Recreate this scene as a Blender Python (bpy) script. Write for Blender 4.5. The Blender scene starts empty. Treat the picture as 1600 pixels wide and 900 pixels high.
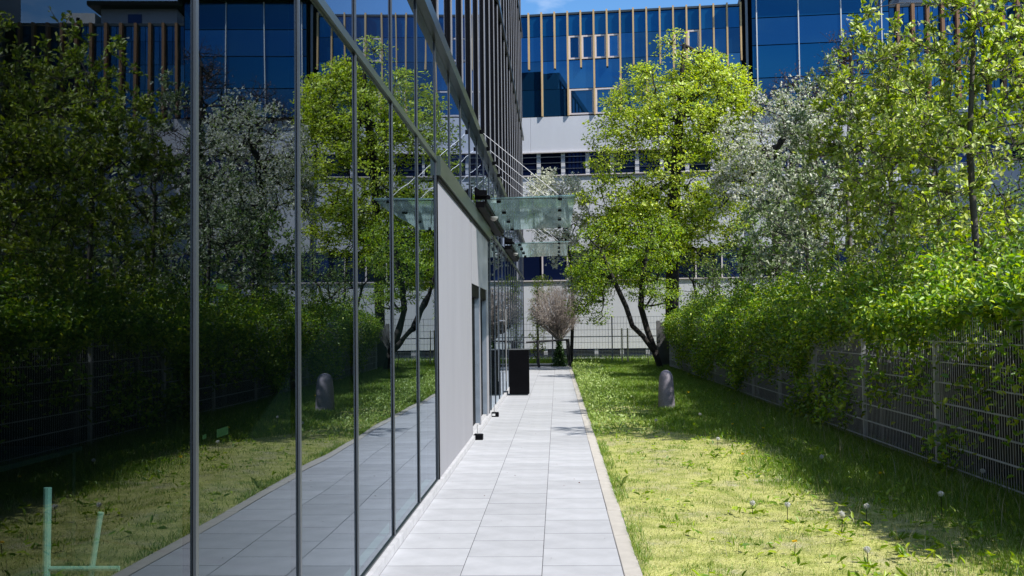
import bpy, math, random
import numpy as np
from math import radians, sin, cos, pi
random.seed(7)
RNG = np.random.default_rng(11)
S = bpy.context.scene
COL = S.collection

# ------------------------------------------------------------------ camera, sky, sun, exposure
cam_d = bpy.data.cameras.new('camera'); cam = bpy.data.objects.new('camera', cam_d); COL.objects.link(cam)
cam_d.sensor_width = 36.0; cam_d.lens = 36.0 * 1584 / 1600
cam_d.clip_start = 0.05; cam_d.clip_end = 3000
from mathutils import Matrix
cam.matrix_world = (Matrix.Translation((0, 0, 1.53)) @ Matrix.Rotation(radians(2.54), 4, 'Z')
                    @ Matrix.Rotation(radians(90 + 2.087), 4, 'X') @ Matrix.Rotation(radians(-0.65), 4, 'Z'))
S.camera = cam
SUN_EL, SUN_AZ = 50.0, 122.0          # azimuth clockwise from +Y
W = bpy.data.worlds.new('World'); S.world = W; W.use_nodes = True
wn, wl = W.node_tree.nodes, W.node_tree.links
sky = wn.new('ShaderNodeTexSky'); sky.sky_type = 'NISHITA'; sky.sun_disc = False
sky.sun_elevation = radians(SUN_EL); sky.sun_rotation = radians(SUN_AZ)
sky.air_density = 1.0; sky.dust_density = 0.2; sky.ozone_density = 4.0
tc = wn.new('ShaderNodeTexCoord'); mp = wn.new('ShaderNodeMapping'); mp.inputs['Scale'].default_value = (1, 1, 2.6)
nz = wn.new('ShaderNodeTexNoise'); nz.inputs['Scale'].default_value = 3.2; nz.inputs['Detail'].default_value = 8; nz.inputs['Roughness'].default_value = 0.58
rp = wn.new('ShaderNodeValToRGB'); rp.color_ramp.elements[0].position = 0.47; rp.color_ramp.elements[1].position = 0.66
rp.color_ramp.elements[1].color = (0.75, 0.75, 0.75, 1)
mx = wn.new('ShaderNodeMix'); mx.data_type = 'RGBA'; mx.inputs[7].default_value = (9.0, 9.6, 10.5, 1)
wl.new(tc.outputs['Generated'], mp.inputs[0]); wl.new(mp.outputs[0], nz.inputs['Vector']); wl.new(nz.outputs['Fac'], rp.inputs[0])
wl.new(rp.outputs[0], mx.inputs[0]); hsv = wn.new('ShaderNodeHueSaturation'); hsv.inputs['Saturation'].default_value = 1.2; hsv.inputs['Value'].default_value = 1.5
wl.new(sky.outputs[0], hsv.inputs['Color']); wl.new(hsv.outputs[0], mx.inputs[6])
wl.new(mx.outputs[2], wn['Background'].inputs[0]); wn['Background'].inputs[1].default_value = 0.092
sun_d = bpy.data.lights.new('sun', 'SUN'); sun_d.energy = 5.0; sun_d.angle = radians(0.55); sun_d.color = (1.0, 0.96, 0.9)
sun = bpy.data.objects.new('sun', sun_d); COL.objects.link(sun)
_a = radians(SUN_AZ); _e = radians(SUN_EL)
from mathutils import Vector
sun_dir = Vector((sin(_a) * cos(_e), cos(_a) * cos(_e), sin(_e)))
sun.rotation_euler = sun_dir.to_track_quat('Z', 'Y').to_euler(); sun.location = (20, -10, 30)
S.view_settings.view_transform = 'Standard'; S.view_settings.look = 'None'
S.view_settings.exposure = 0.5; S.view_settings.gamma = 1.0
S.cycles.caustics_reflective = False; S.cycles.caustics_refractive = False
S.cycles.max_bounces = 10; S.cycles.transparent_max_bounces = 16
S.cycles.sample_clamp_indirect = 6.0

# ------------------------------------------------------------------ helpers
def tag(o, label=None, cat=None, group=None, kind=None):
    if label: o['label'] = label
    if cat: o['category'] = cat
    if group: o['group'] = group
    if kind: o['kind'] = kind
    return o

def link(name, me, parent=None, loc=None, rot=None):
    o = bpy.data.objects.new(name, me); COL.objects.link(o)
    if parent is not None: o.parent = parent
    if loc is not None: o.location = loc
    if rot is not None: o.rotation_euler = rot
    return o

def empty(name, label, cat, loc=(0, 0, 0), rz=0, group=None):
    o = link(name, None, None, loc, (0, 0, rz)); o.empty_display_size = 0.2
    return tag(o, label, cat, group)

class MB:
    """collects shapes and links them as ONE mesh"""
    def __init__(s): s.v = []; s.f = []
    def add(s, vs, fs):
        b = len(s.v); s.v += [tuple(p) for p in vs]; s.f += [tuple(i + b for i in f) for f in fs]; return s
    def box(s, x0, x1, y0, y1, z0, z1):
        return s.add([(x0,y0,z0),(x1,y0,z0),(x1,y1,z0),(x0,y1,z0),(x0,y0,z1),(x1,y0,z1),(x1,y1,z1),(x0,y1,z1)],
                     [(0,3,2,1),(4,5,6,7),(0,1,5,4),(1,2,6,5),(2,3,7,6),(3,0,4,7)])
    def cbox(s, x0, x1, y0, y1, z0, z1, c=0.005):
        """box with chamfered top"""
        return s.add([(x0,y0,z0),(x1,y0,z0),(x1,y1,z0),(x0,y1,z0),(x0,y0,z1-c),(x1,y0,z1-c),(x1,y1,z1-c),(x0,y1,z1-c),
                      (x0+c,y0+c,z1),(x1-c,y0+c,z1),(x1-c,y1-c,z1),(x0+c,y1-c,z1)],
                     [(0,3,2,1),(8,9,10,11),(0,1,5,4),(1,2,6,5),(2,3,7,6),(3,0,4,7),(4,5,9,8),(5,6,10,9),(6,7,11,10),(7,4,8,11)])
    def tube(s, pts, rad, n=6, cap=True):
        pts = [Vector(p) for p in pts]
        if not hasattr(rad, '__len__'): rad = [rad] * len(pts)
        rings = []
        for i, p in enumerate(pts):
            d = (pts[min(i+1, len(pts)-1)] - pts[max(i-1, 0)]).normalized()
            a = Vector((0,0,1)) if abs(d.z) < 0.9 else Vector((1,0,0))
            u = d.cross(a).normalized(); w = d.cross(u)
            rings.append([p + rad[i]*(cos(2*pi*k/n)*u + sin(2*pi*k/n)*w) for k in range(n)])
        vs = [q for r in rings for q in r]; fs = []
        for i in range(len(pts)-1):
            for k in range(n):
                fs.append((i*n+k, i*n+(k+1)%n, (i+1)*n+(k+1)%n, (i+1)*n+k))
        if cap: fs.append(tuple(range(n))); fs.append(tuple(range((len(pts)-1)*n, len(pts)*n))[::-1])
        return s.add(vs, fs)
    def lathe(s, prof, n=20, c=(0,0,0)):
        vs = []; fs = []
        for r, z in prof:
            vs += [(c[0]+r*cos(2*pi*k/n), c[1]+r*sin(2*pi*k/n), c[2]+z) for k in range(n)]
        for i in range(len(prof)-1):
            for k in range(n): fs.append((i*n+k, i*n+(k+1)%n, (i+1)*n+(k+1)%n, (i+1)*n+k))
        fs.append(tuple(range(n))[::-1]); fs.append(tuple(range((len(prof)-1)*n, len(prof)*n)))
        return s.add(vs, fs)
    def mesh(s, name, mat, smooth=False):
        me = bpy.data.meshes.new(name); me.from_pydata(s.v, [], s.f)
        if mat: me.materials.append(mat)
        if smooth: me.shade_smooth()
        me.update(); return me
    def build(s, name, mat, parent=None, loc=None, rot=None, smooth=False):
        return link(name, s.mesh(name, mat, smooth), parent, loc, rot)

def np_mesh(name, verts, faces, mat, smooth=False, tone=None):
    """verts (n,3), faces (m,k)"""
    verts = np.asarray(verts, np.float32); faces = np.asarray(faces, np.int32)
    me = bpy.data.meshes.new(name); m, k = faces.shape
    me.vertices.add(len(verts)); me.vertices.foreach_set('co', verts.ravel())
    me.loops.add(m*k); me.loops.foreach_set('vertex_index', faces.ravel())
    me.polygons.add(m); me.polygons.foreach_set('loop_start', np.arange(0, m*k, k, dtype=np.int32))
    me.polygons.foreach_set('loop_total', np.full(m, k, np.int32))
    if smooth: me.polygons.foreach_set('use_smooth', np.ones(m, bool))
    at = me.attributes.new('tone', 'FLOAT', 'FACE'); at.data.foreach_set('value', np.ones(m, np.float32) if tone is None else np.asarray(tone, np.float32))
    me.materials.append(mat); me.update(calc_edges=True); return me

def unit(a): return a / np.maximum(np.linalg.norm(a, axis=-1, keepdims=True), 1e-9)

# ------------------------------------------------------------------ materials
MATS = {}
def mat(name):
    m = bpy.data.materials.new(name); m.use_nodes = True
    return m, m.node_tree.nodes, m.node_tree.links
def plain(name, col, rough=0.6, metal=0.0, spec=0.5, var=0.12, scale=6.0, bump=0.0, bscale=60.0, objvar=0.0, stretch=(1,1,1)):
    """principled with noise mottling, optional bump and per-object tone"""
    m, n, l = mat(name); b = n['Principled BSDF']
    b.inputs['Roughness'].default_value = rough; b.inputs['Metallic'].default_value = metal
    b.inputs['Specular IOR Level'].default_value = spec
    t = n.new('ShaderNodeTexCoord'); mpn = n.new('ShaderNodeMapping'); mpn.inputs['Scale'].default_value = stretch
    l.new(t.outputs['Object'], mpn.inputs[0])
    z = n.new('ShaderNodeTexNoise'); z.inputs['Scale'].default_value = scale; z.inputs['Detail'].default_value = 7; z.inputs['Roughness'].default_value = 0.6
    l.new(mpn.outputs[0], z.inputs['Vector'])
    mr = n.new('ShaderNodeMapRange'); mr.inputs[1].default_value = 0.3; mr.inputs[2].default_value = 0.7
    mr.inputs[3].default_value = 1-var; mr.inputs[4].default_value = 1+var; l.new(z.outputs['Fac'], mr.inputs[0])
    val = mr.outputs[0]
    if objvar:
        oi = n.new('ShaderNodeObjectInfo'); m2 = n.new('ShaderNodeMapRange'); m2.inputs[3].default_value = 1-objvar; m2.inputs[4].default_value = 1+objvar
        l.new(oi.outputs['Random'], m2.inputs[0]); mm = n.new('ShaderNodeMath'); mm.operation = 'MULTIPLY'
        l.new(val, mm.inputs[0]); l.new(m2.outputs[0], mm.inputs[1]); val = mm.outputs[0]
    vm = n.new('ShaderNodeVectorMath'); vm.operation = 'SCALE'; vm.inputs[0].default_value = col; l.new(val, vm.inputs['Scale'])
    l.new(vm.outputs[0], b.inputs['Base Color'])
    if bump:
        z2 = n.new('ShaderNodeTexNoise'); z2.inputs['Scale'].default_value = bscale; z2.inputs['Detail'].default_value = 5
        l.new(t.outputs['Object'], z2.inputs['Vector'])
        bp = n.new('ShaderNodeBump'); bp.inputs['Strength'].default_value = bump; bp.inputs['Distance'].default_value = 0.01
        l.new(z2.outputs['Fac'], bp.inputs['Height']); l.new(bp.outputs[0], b.inputs['Normal'])
    return m

def leaf(name, cols, trans=0.45, gloss=0.04, rough=0.45):
    m, n, l = mat(name); n.remove(n['Principled BSDF']); out = n['Material Output']
    g = n.new('ShaderNodeNewGeometry'); r = n.new('ShaderNodeValToRGB')
    while len(r.color_ramp.elements) < len(cols): r.color_ramp.elements.new(0.5)
    for i, c in enumerate(cols):
        r.color_ramp.elements[i].position = i / max(1, len(cols)-1); r.color_ramp.elements[i].color = (*c, 1)
    l.new(g.outputs['Random Per Island'], r.inputs[0])
    ta = n.new('ShaderNodeAttribute'); ta.attribute_name = 'tone'
    tm = n.new('ShaderNodeVectorMath'); tm.operation = 'SCALE'; l.new(r.outputs[0], tm.inputs[0]); l.new(ta.outputs['Fac'], tm.inputs['Scale'])
    d = n.new('ShaderNodeBsdfDiffuse'); t = n.new('ShaderNodeBsdfTranslucent'); mx1 = n.new('ShaderNodeMixShader'); mx1.inputs[0].default_value = trans
    l.new(tm.outputs[0], d.inputs[0])
    hs = n.new('ShaderNodeHueSaturation'); hs.inputs['Saturation'].default_value = 1.12; hs.inputs['Value'].default_value = 1.15; hs.inputs['Hue'].default_value = 0.49
    l.new(tm.outputs[0], hs.inputs['Color']); l.new(hs.outputs[0], t.inputs[0])
    l.new(d.outputs[0], mx1.inputs[1]); l.new(t.outputs[0], mx1.inputs[2])
    gl = n.new('ShaderNodeBsdfGlossy'); gl.inputs['Roughness'].default_value = rough; mx2 = n.new('ShaderNodeMixShader'); mx2.inputs[0].default_value = gloss
    l.new(mx1.outputs[0], mx2.inputs[1]); l.new(gl.outputs[0], mx2.inputs[2]); l.new(mx2.outputs[0], out.inputs[0])
    return m

def schlick(n, l, f0, power):
    lw = n.new('ShaderNodeLayerWeight'); lw.inputs[0].default_value = 0.5
    p = n.new('ShaderNodeMath'); p.operation = 'POWER'; p.inputs[1].default_value = power; l.new(lw.outputs['Facing'], p.inputs[0])
    a = n.new('ShaderNodeMath'); a.operation = 'MULTIPLY_ADD'; a.inputs[1].default_value = 1-f0; a.inputs[2].default_value = f0
    l.new(p.outputs[0], a.inputs[0]); return a.outputs[0]

def clear_glass(name, tint, refl, f0, power, rough=0.0):
    m, n, l = mat(name); n.remove(n['Principled BSDF'])
    t = n.new('ShaderNodeBsdfTransparent'); t.inputs[0].default_value = (*tint, 1)
    g = n.new('ShaderNodeBsdfGlossy'); g.inputs[0].default_value = (*refl, 1); g.inputs['Roughness'].default_value = rough
    mx_ = n.new('ShaderNodeMixShader'); l.new(schlick(n, l, f0, power), mx_.inputs[0]); l.new(t.outputs[0], mx_.inputs[1]); l.new(g.outputs[0], mx_.inputs[2])
    l.new(mx_.outputs[0], n['Material Output'].inputs[0]); return m

def coated_glass(name, base, refl, f0, power, rough=0.0, objvar=0.0):
    """opaque-looking coated facade glass: dark base under a tinted mirror coat"""
    m, n, l = mat(name); n.remove(n['Principled BSDF'])
    d = n.new('ShaderNodeBsdfDiffuse'); d.inputs[0].default_value = (*base, 1)
    g = n.new('ShaderNodeBsdfGlossy'); g.inputs[0].default_value = (*refl, 1); g.inputs['Roughness'].default_value = rough
    if objvar:
        oi = n.new('ShaderNodeObjectInfo'); m2 = n.new('ShaderNodeMapRange'); m2.inputs[3].default_value = 1-objvar; m2.inputs[4].default_value = 1+objvar*0.6
        l.new(oi.outputs['Random'], m2.inputs[0])
        for sh, c in ((d, base), (g, refl)):
            vm = n.new('ShaderNodeVectorMath'); vm.operation = 'SCALE'; vm.inputs[0].default_value = c
            l.new(m2.outputs[0], vm.inputs['Scale']); l.new(vm.outputs[0], sh.inputs[0])
    mx_ = n.new('ShaderNodeMixShader'); l.new(schlick(n, l, f0, power), mx_.inputs[0]); l.new(d.outputs[0], mx_.inputs[1]); l.new(g.outputs[0], mx_.inputs[2])
    l.new(mx_.outputs[0], n['Material Output'].inputs[0]); return m

M_GLASS = clear_glass('facade_glass', (0.27, 0.42, 0.39), (0.80, 0.89, 1.0), 0.06, 4.2)
M_UPGLASS = coated_glass('upper_facade_glass', (0.010, 0.012, 0.016), (0.72, 0.82, 1.0), 0.12, 4.3)
M_CANOPY = None
M_BLUE = coated_glass('blue_glass', (0.004, 0.026, 0.065), (0.07, 0.25, 0.49), 0.34, 4.0, 0.015, 0.5)
M_SPAN = coated_glass('teal_spandrel_glass', (0.004, 0.05, 0.12), (0.04, 0.22, 0.50), 0.22, 4.0, 0.06, 0.22)
M_DKBLUE = coated_glass('dark_blue_glass', (0.004, 0.008, 0.03), (0.12, 0.22, 0.6), 0.10, 4.5, 0.03, 0.5)
M_METAL = plain('dark_anodised_metal', (0.055, 0.065, 0.07), 0.35, 0.6, var=0.1, scale=3)
M_MULL = plain('grey_mullion_metal', (0.12, 0.135, 0.15), 0.4, 0.7, var=0.1, scale=3)
M_FIN = plain('pale_grey_fin_metal', (0.30, 0.30, 0.32), 0.45, 0.3, var=0.12, scale=2)
M_BLACK = plain('black_metal', (0.003, 0.003, 0.004), 0.5, 0.0, 0.06, var=0.25, scale=5)
M_BEAM = plain('olive_grey_beam_paint', (0.075, 0.095, 0.085), 0.3, 0.5, var=0.12, scale=2)
M_DKBEAM = plain('dark_olive_beam_paint', (0.030, 0.038, 0.033), 0.3, 0.4, var=0.15, scale=2)
M_STEEL = plain('bright_steel', (0.42, 0.42, 0.43), 0.35, 0.6, var=0.08)
M_WALL = plain('light_grey_wall_panel', (0.262, 0.263, 0.284), 0.8, var=0.05, scale=2.0, bump=0.15, bscale=120, stretch=(1, 1, 0.25))
M_PLINTH = plain('pale_stone_plinth', (0.42, 0.42, 0.43), 0.8, var=0.15, scale=10)
M_TILE = plain('granite_paving', (0.375, 0.38, 0.395), 0.75, var=0.12, scale=3.5, bump=0.3, bscale=220, objvar=0.08)
M_KERB = plain('sandy_kerb_stone', (0.43, 0.40, 0.355), 0.85, var=0.1, scale=8, bump=0.3, bscale=150, objvar=0.05)
M_JOINT = plain('joint_sand', (0.10, 0.10, 0.105), 0.95, var=0.2, scale=30)
M_SOIL = plain('soil', (0.05, 0.042, 0.028), 0.95, var=0.4, scale=3, bump=0.5, bscale=40)
M_WHITE = plain('white_render', (0.50, 0.515, 0.56), 0.85, var=0.05, scale=0.8, stretch=(1, 1, 0.2))
M_FRAME = plain('pale_window_frame', (0.55, 0.50, 0.50), 0.6, var=0.06)
M_TAN = plain('tan_wood_fin', (0.50, 0.34, 0.16), 0.6, var=0.2, scale=4, stretch=(3, 3, 0.3))
M_BROWN = plain('brown_wood_fin', (0.24, 0.125, 0.055), 0.6, var=0.2, scale=4, stretch=(3, 3, 0.3))
M_CONC = plain('weathered_concrete', (0.13, 0.13, 0.135), 0.9, var=0.3, scale=2.5, bump=0.3, bscale=50, objvar=0.15)
M_DKCONC = plain('dark_concrete', (0.035, 0.036, 0.036), 0.95, spec=0.1, var=0.4, scale=2.5, bump=0.3, bscale=50, objvar=0.3)  # darker tone of the wall concrete, for the nearer panels
M_GREY = plain('grey_wing_render', (0.26, 0.28, 0.31), 0.9, var=0.06, scale=0.7)
M_GRANITE = plain('speckled_granite', (0.22, 0.20, 0.235), 0.7, var=0.35, scale=70, bump=0.1, bscale=100)
M_GALV = plain('galvanised_steel', (0.50, 0.52, 0.56), 0.45, 0.3, var=0.15, scale=12)
M_DKGALV = plain('grey_green_fence_steel', (0.14, 0.16, 0.17), 0.5, 0.3, var=0.15, scale=12)
M_BARK = plain('dark_bark', (0.022, 0.019, 0.017), 0.95, var=0.4, scale=14, bump=0.8, bscale=35, stretch=(1, 1, 0.3))
M_BARKG = plain('grey_bark', (0.10, 0.09, 0.08), 0.95, var=0.35, scale=14, bump=0.6, bscale=35, stretch=(1, 1, 0.3))
M_TWIG = plain('pinkish_twigs', (0.29, 0.245, 0.22), 0.9, var=0.3, scale=8)
M_BTIMBER = plain('black_stained_timber', (0.018, 0.017, 0.018), 0.8, var=0.3, scale=6)
M_STAKE = plain('pale_timber_stake', (0.48, 0.42, 0.27), 0.8, var=0.2, scale=6)
M_FLOOR = plain('dark_interior_floor', (0.04, 0.045, 0.045), 0.6, var=0.15, scale=2)
M_INWALL = plain('dark_interior_wall', (0.03, 0.032, 0.035), 0.8, var=0.15, scale=2)
M_WPAINT = plain('white_painted_metal', (0.60, 0.61, 0.61), 0.5, var=0.04)
M_NOTE = plain('pale_yellow_green_paper', (0.11, 0.14, 0.06), 0.8, var=0.05)
M_ORANGE = plain('orange_cushion', (0.65, 0.25, 0.05), 0.8, var=0.1)

L_LIME = leaf('lime_leaves', [(0.26, 0.38, 0.02), (0.40, 0.54, 0.035), (0.54, 0.66, 0.06), (0.68, 0.74, 0.20)], 0.5)
L_DARK = leaf('leaning_tree_leaves', [(0.09, 0.20, 0.014), (0.22, 0.37, 0.02), (0.42, 0.54, 0.04)], 0.5)
L_BEAM = leaf('whitebeam_leaves', [(0.13, 0.24, 0.025), (0.25, 0.39, 0.045), (0.38, 0.52, 0.08), (0.58, 0.64, 0.36)], 0.48, 0.07, 0.4)
L_FILL = leaf('shrub_leaves', [(0.07, 0.15, 0.03), (0.15, 0.26, 0.05), (0.30, 0.40, 0.12)], 0.45)
L_HEDGE = leaf('hedge_leaves', [(0.08, 0.21, 0.014), (0.17, 0.35, 0.018), (0.33, 0.51, 0.03), (0.55, 0.65, 0.06)], 0.5, 0.05)
L_PLUM = leaf('brown_leaves', [(0.09, 0.05, 0.04), (0.17, 0.10, 0.08), (0.26, 0.18, 0.15)], 0.3)
L_BLOSSOM = leaf('white_blossom', [(0.55, 0.57, 0.42), (0.72, 0.73, 0.62), (0.80, 0.80, 0.74)], 0.3, 0.0)
L_BLOSLEAF = leaf('young_blossom_leaves', [(0.20, 0.33, 0.05), (0.40, 0.50, 0.16)], 0.45)
L_CONIF = leaf('dark_ivy_leaves', [(0.02, 0.06, 0.015), (0.05, 0.11, 0.02)], 0.25)
L_BUD = leaf('pale_buds', [(0.40, 0.36, 0.32), (0.55, 0.52, 0.42)], 0.3)
L_GRASS = leaf('grass_blades', [(0.06, 0.15, 0.012), (0.12, 0.25, 0.014), (0.20, 0.33, 0.022), (0.34, 0.38, 0.09)], 0.35)
L_MOSS = leaf('yellow_moss_turf', [(0.36, 0.39, 0.08), (0.50, 0.51, 0.16), (0.60, 0.58, 0.26), (0.64, 0.62, 0.36)], 0.3, 0.0)
L_YELLOW = leaf('dandelion_petals', [(0.75, 0.50, 0.01), (0.85, 0.62, 0.02)], 0.2, 0.0)
L_PUFF = leaf('dandelion_seeds', [(0.62, 0.62, 0.60), (0.75, 0.75, 0.72)], 0.4, 0.0)

# lawn sheet: mossy turf and bare soil mixed by noise
def lawn_mat():
    m, n, l = mat('lawn_turf'); b = n['Principled BSDF']; b.inputs['Roughness'].default_value = 0.95; b.inputs['Specular IOR Level'].default_value = 0.1
    t = n.new('ShaderNodeTexCoord')
    z = n.new('ShaderNodeTexNoise'); z.inputs['Scale'].default_value = 1.3; z.inputs['Detail'].default_value = 9; z.inputs['Roughness'].default_value = 0.7
    l.new(t.outputs['Object'], z.inputs['Vector'])
    r = n.new('ShaderNodeValToRGB'); cr = r.color_ramp
    cr.elements[0].position = 0.32; cr.elements[0].color = (0.40, 0.37, 0.30, 1)
    cr.elements[1].position = 0.62; cr.elements[1].color = (0.50, 0.51, 0.18, 1)
    e = cr.elements.new(0.45); e.color = (0.45, 0.44, 0.20, 1)
    l.new(z.outputs['Fac'], r.inputs[0])
    zs = n.new('ShaderNodeTexNoise'); zs.inputs['Scale'].default_value = 110; zs.inputs['Detail'].default_value = 4; zs.inputs['Roughness'].default_value = 0.7; l.new(t.outputs['Object'], zs.inputs['Vector'])
    rs = n.new('ShaderNodeValToRGB'); rs.color_ramp.elements[0].position = 0.36; rs.color_ramp.elements[0].color = (0.42, 0.46, 0.30, 1); rs.color_ramp.elements[1].position = 0.58; rs.color_ramp.elements[1].color = (1.12, 1.1, 1.05, 1)
    l.new(zs.outputs['Fac'], rs.inputs[0])
    zm = n.new('ShaderNodeTexNoise'); zm.inputs['Scale'].default_value = 5.5; zm.inputs['Detail'].default_value = 6; l.new(t.outputs['Object'], zm.inputs['Vector'])
    rm = n.new('ShaderNodeValToRGB'); rm.color_ramp.elements[0].position = 0.38; rm.color_ramp.elements[0].color = (0.62, 0.70, 0.5, 1); rm.color_ramp.elements[1].position = 0.55; rm.color_ramp.elements[1].color = (1, 1, 1, 1)
    l.new(zm.outputs['Fac'], rm.inputs[0])
    m1 = n.new('ShaderNodeMix'); m1.data_type = 'RGBA'; m1.blend_type = 'MULTIPLY'; m1.inputs[0].default_value = 1; l.new(r.outputs[0], m1.inputs[6]); l.new(rs.outputs[0], m1.inputs[7])
    m2 = n.new('ShaderNodeMix'); m2.data_type = 'RGBA'; m2.blend_type = 'MULTIPLY'; m2.inputs[0].default_value = 1; l.new(m1.outputs[2], m2.inputs[6]); l.new(rm.outputs[0], m2.inputs[7])
    l.new(m2.outputs[2], b.inputs['Base Color'])
    z2 = n.new('ShaderNodeTexNoise'); z2.inputs['Scale'].default_value = 50; z2.inputs['Detail'].default_value = 6; l.new(t.outputs['Object'], z2.inputs['Vector'])
    bp = n.new('ShaderNodeBump'); bp.inputs['Strength'].default_value = 0.7; bp.inputs['Distance'].default_value = 0.02
    l.new(z2.outputs['Fac'], bp.inputs['Height']); l.new(bp.outputs[0], b.inputs['Normal'])
    return m
M_LAWN = lawn_mat()

def canopy_mat():
    """dirty greenish canopy glass: part clear, part scattering film of dust, part mirror"""
    m, n, l = mat('dusty_green_canopy_glass'); n.remove(n['Principled BSDF'])
    t = n.new('ShaderNodeBsdfTransparent'); t.inputs[0].default_value = (0.84, 0.90, 0.895, 1)
    tr = n.new('ShaderNodeBsdfTranslucent'); tr.inputs[0].default_value = (0.50, 0.64, 0.64, 1)
    g = n.new('ShaderNodeBsdfGlossy'); g.inputs['Roughness'].default_value = 0.03; g.inputs[0].default_value = (0.75, 0.92, 0.9, 1)
    tcn = n.new('ShaderNodeTexCoord'); z = n.new('ShaderNodeTexNoise'); z.inputs['Scale'].default_value = 2.2; z.inputs['Detail'].default_value = 8
    mpn = n.new('ShaderNodeMapping'); mpn.inputs['Scale'].default_value = (3, 0.7, 1); l.new(tcn.outputs['Object'], mpn.inputs[0]); l.new(mpn.outputs[0], z.inputs['Vector'])
    mr = n.new('ShaderNodeMapRange'); mr.inputs[1].default_value = 0.3; mr.inputs[2].default_value = 0.72; mr.inputs[3].default_value = 0.10; mr.inputs[4].default_value = 0.50
    l.new(z.outputs['Fac'], mr.inputs[0])
    a = n.new('ShaderNodeMixShader'); l.new(mr.outputs[0], a.inputs[0]); l.new(t.outputs[0], a.inputs[1]); l.new(tr.outputs[0], a.inputs[2])
    c = n.new('ShaderNodeMixShader'); l.new(schlick(n, l, 0.10, 3.2), c.inputs[0]); l.new(a.outputs[0], c.inputs[1]); l.new(g.outputs[0], c.inputs[2])
    l.new(c.outputs[0], n['Material Output'].inputs[0]); return m
M_CANOPY = canopy_mat()

# ------------------------------------------------------------------ ground, path, lawn
MB().add([(-400,-400,-0.06),(400,-400,-0.06),(400,400,-0.06),(-400,400,-0.06)], [(0,1,2,3)]).build('ground', M_SOIL)['kind'] = 'structure'

path = MB().box(-1.16, 0.50, -1.0, 37.4, -0.055, -0.0012).build('path', M_JOINT); path['kind'] = 'structure'
tile_me = MB().cbox(-0.2475, 0.2475, -0.244, 0.244, -0.008, 0.0, 0.0008).mesh('paving_slab', M_TILE)
half_me = MB().cbox(-0.2455, 0.2455, -0.1205, 0.1205, -0.008, 0.0, 0.004).mesh('paving_slab_half', M_TILE)
for c, x in enumerate((-0.865, -0.365, 0.135)):
    y0 = 1.5 + (0.25 if c % 2 else 0.0)
    for k in range(71):
        y = y0 + 0.5 * k
        o = link('paving_slab', tile_me, path, (x, y + 0.25, random.uniform(-0.0003, 0.0003)), (0, radians(random.uniform(-.05, .05)), 0))
strip_me = MB().cbox(-0.12, 0.12, -0.496, 0.496, -0.01, 0.010, 0.004)
kerb_me = MB().cbox(-0.055, 0.055, -0.4965, 0.4965, -0.05, 0.003, 0.003).mesh('kerb_stone', M_KERB)
for k in range(37):
    link('kerb_stone', kerb_me, path, (0.4405 + random.uniform(-.002, .002), 0.9 + k, random.uniform(-0.002, 0.002)), (0, 0, radians(random.uniform(-.15, .15))))

def grid_sheet(x0, x1, y0, y1, nx, ny, zf):
    xs = np.linspace(x0, x1, nx); ys = np.linspace(y0, y1, ny); X, Y = np.meshgrid(xs, ys)
    V = np.stack([X, Y, zf(X, Y)], -1).reshape(-1, 3)
    i = np.arange((ny-1)*nx).reshape(ny-1, nx)[:, :-1].ravel()
    return V, np.stack([i, i+1, i+nx+1, i+nx], -1)
def lawn_z(X, Y):
    return -0.012 + 0.018*np.sin(X*2.1+0.4)*np.sin(Y*0.9) + 0.008*np.sin(X*5+Y*3.1) + 0.025*np.clip((X-2.2)/1.6, 0, 1) - 0.012*np.clip(1-(X-0.5)/0.3, 0, 1)
V, F = grid_sheet(0.502, 3.98, -2, 40.5, 40, 260, lawn_z)
lawn = link('lawn', np_mesh('lawn', V, F, M_LAWN, True)); lawn['kind'] = 'structure'
V, F = grid_sheet(-14, 26, 40.55, 44.6, 60, 12, lambda X, Y: -0.03 + 0*X)
v_ = link('verge', np_mesh('verge', V, F, M_LAWN, True)); v_['kind'] = 'structure'
MB().box(-8, 12, 39.2, 40.2, -0.05, -0.004).build('cross_path', M_KERB)['kind'] = 'structure'
V, F = grid_sheet(4.0, 26, 2, 40.5, 40, 60, lambda X, Y: 0.0*X - 0.01)
s_ = link('soil_bed', np_mesh('soil_bed', V, F, M_SOIL, True)); s_['kind'] = 'structure'

# ------------------------------------------------------------------ left glass building
XG = -1.16
YK = [3.19 + 1.30*k for k in range(-2, 25)]
YEND = 35.3
lb = empty('glass_building', 'long glass-fronted office building with tall mirror panes running along the paved path', 'building', (XG, 0, 0))
def lbb(name, m, x0, x1, y0, y1, z0, z1, parent=None, **k):
    return MB().box(x0-XG, x1-XG, y0, y1, z0, z1).build(name, m, parent or lb, **k)
def pane_mesh(name, w, h, m, bow, ph):
    """slightly bowed double-glazing unit lying in the YZ plane, facing +X"""
    V, F = grid_sheet(0.0, w, 0.0, h, 9, 13, lambda a, b: bow*np.sin(pi*a/w)*np.sin(pi*b/h) + 0.00022*np.sin(6*a+ph)*np.sin(2.3*b+ph*2))
    V = np.stack([V[:, 2], V[:, 0], V[:, 1]], -1)
    return np_mesh(name, V, F, m, True)
G_ROWS = [(0.07, 3.11), (3.17, 4.28), (4.42, 7.97), (8.12, 11.6), (11.75, 14.4)]
pane_cache = {}
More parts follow.
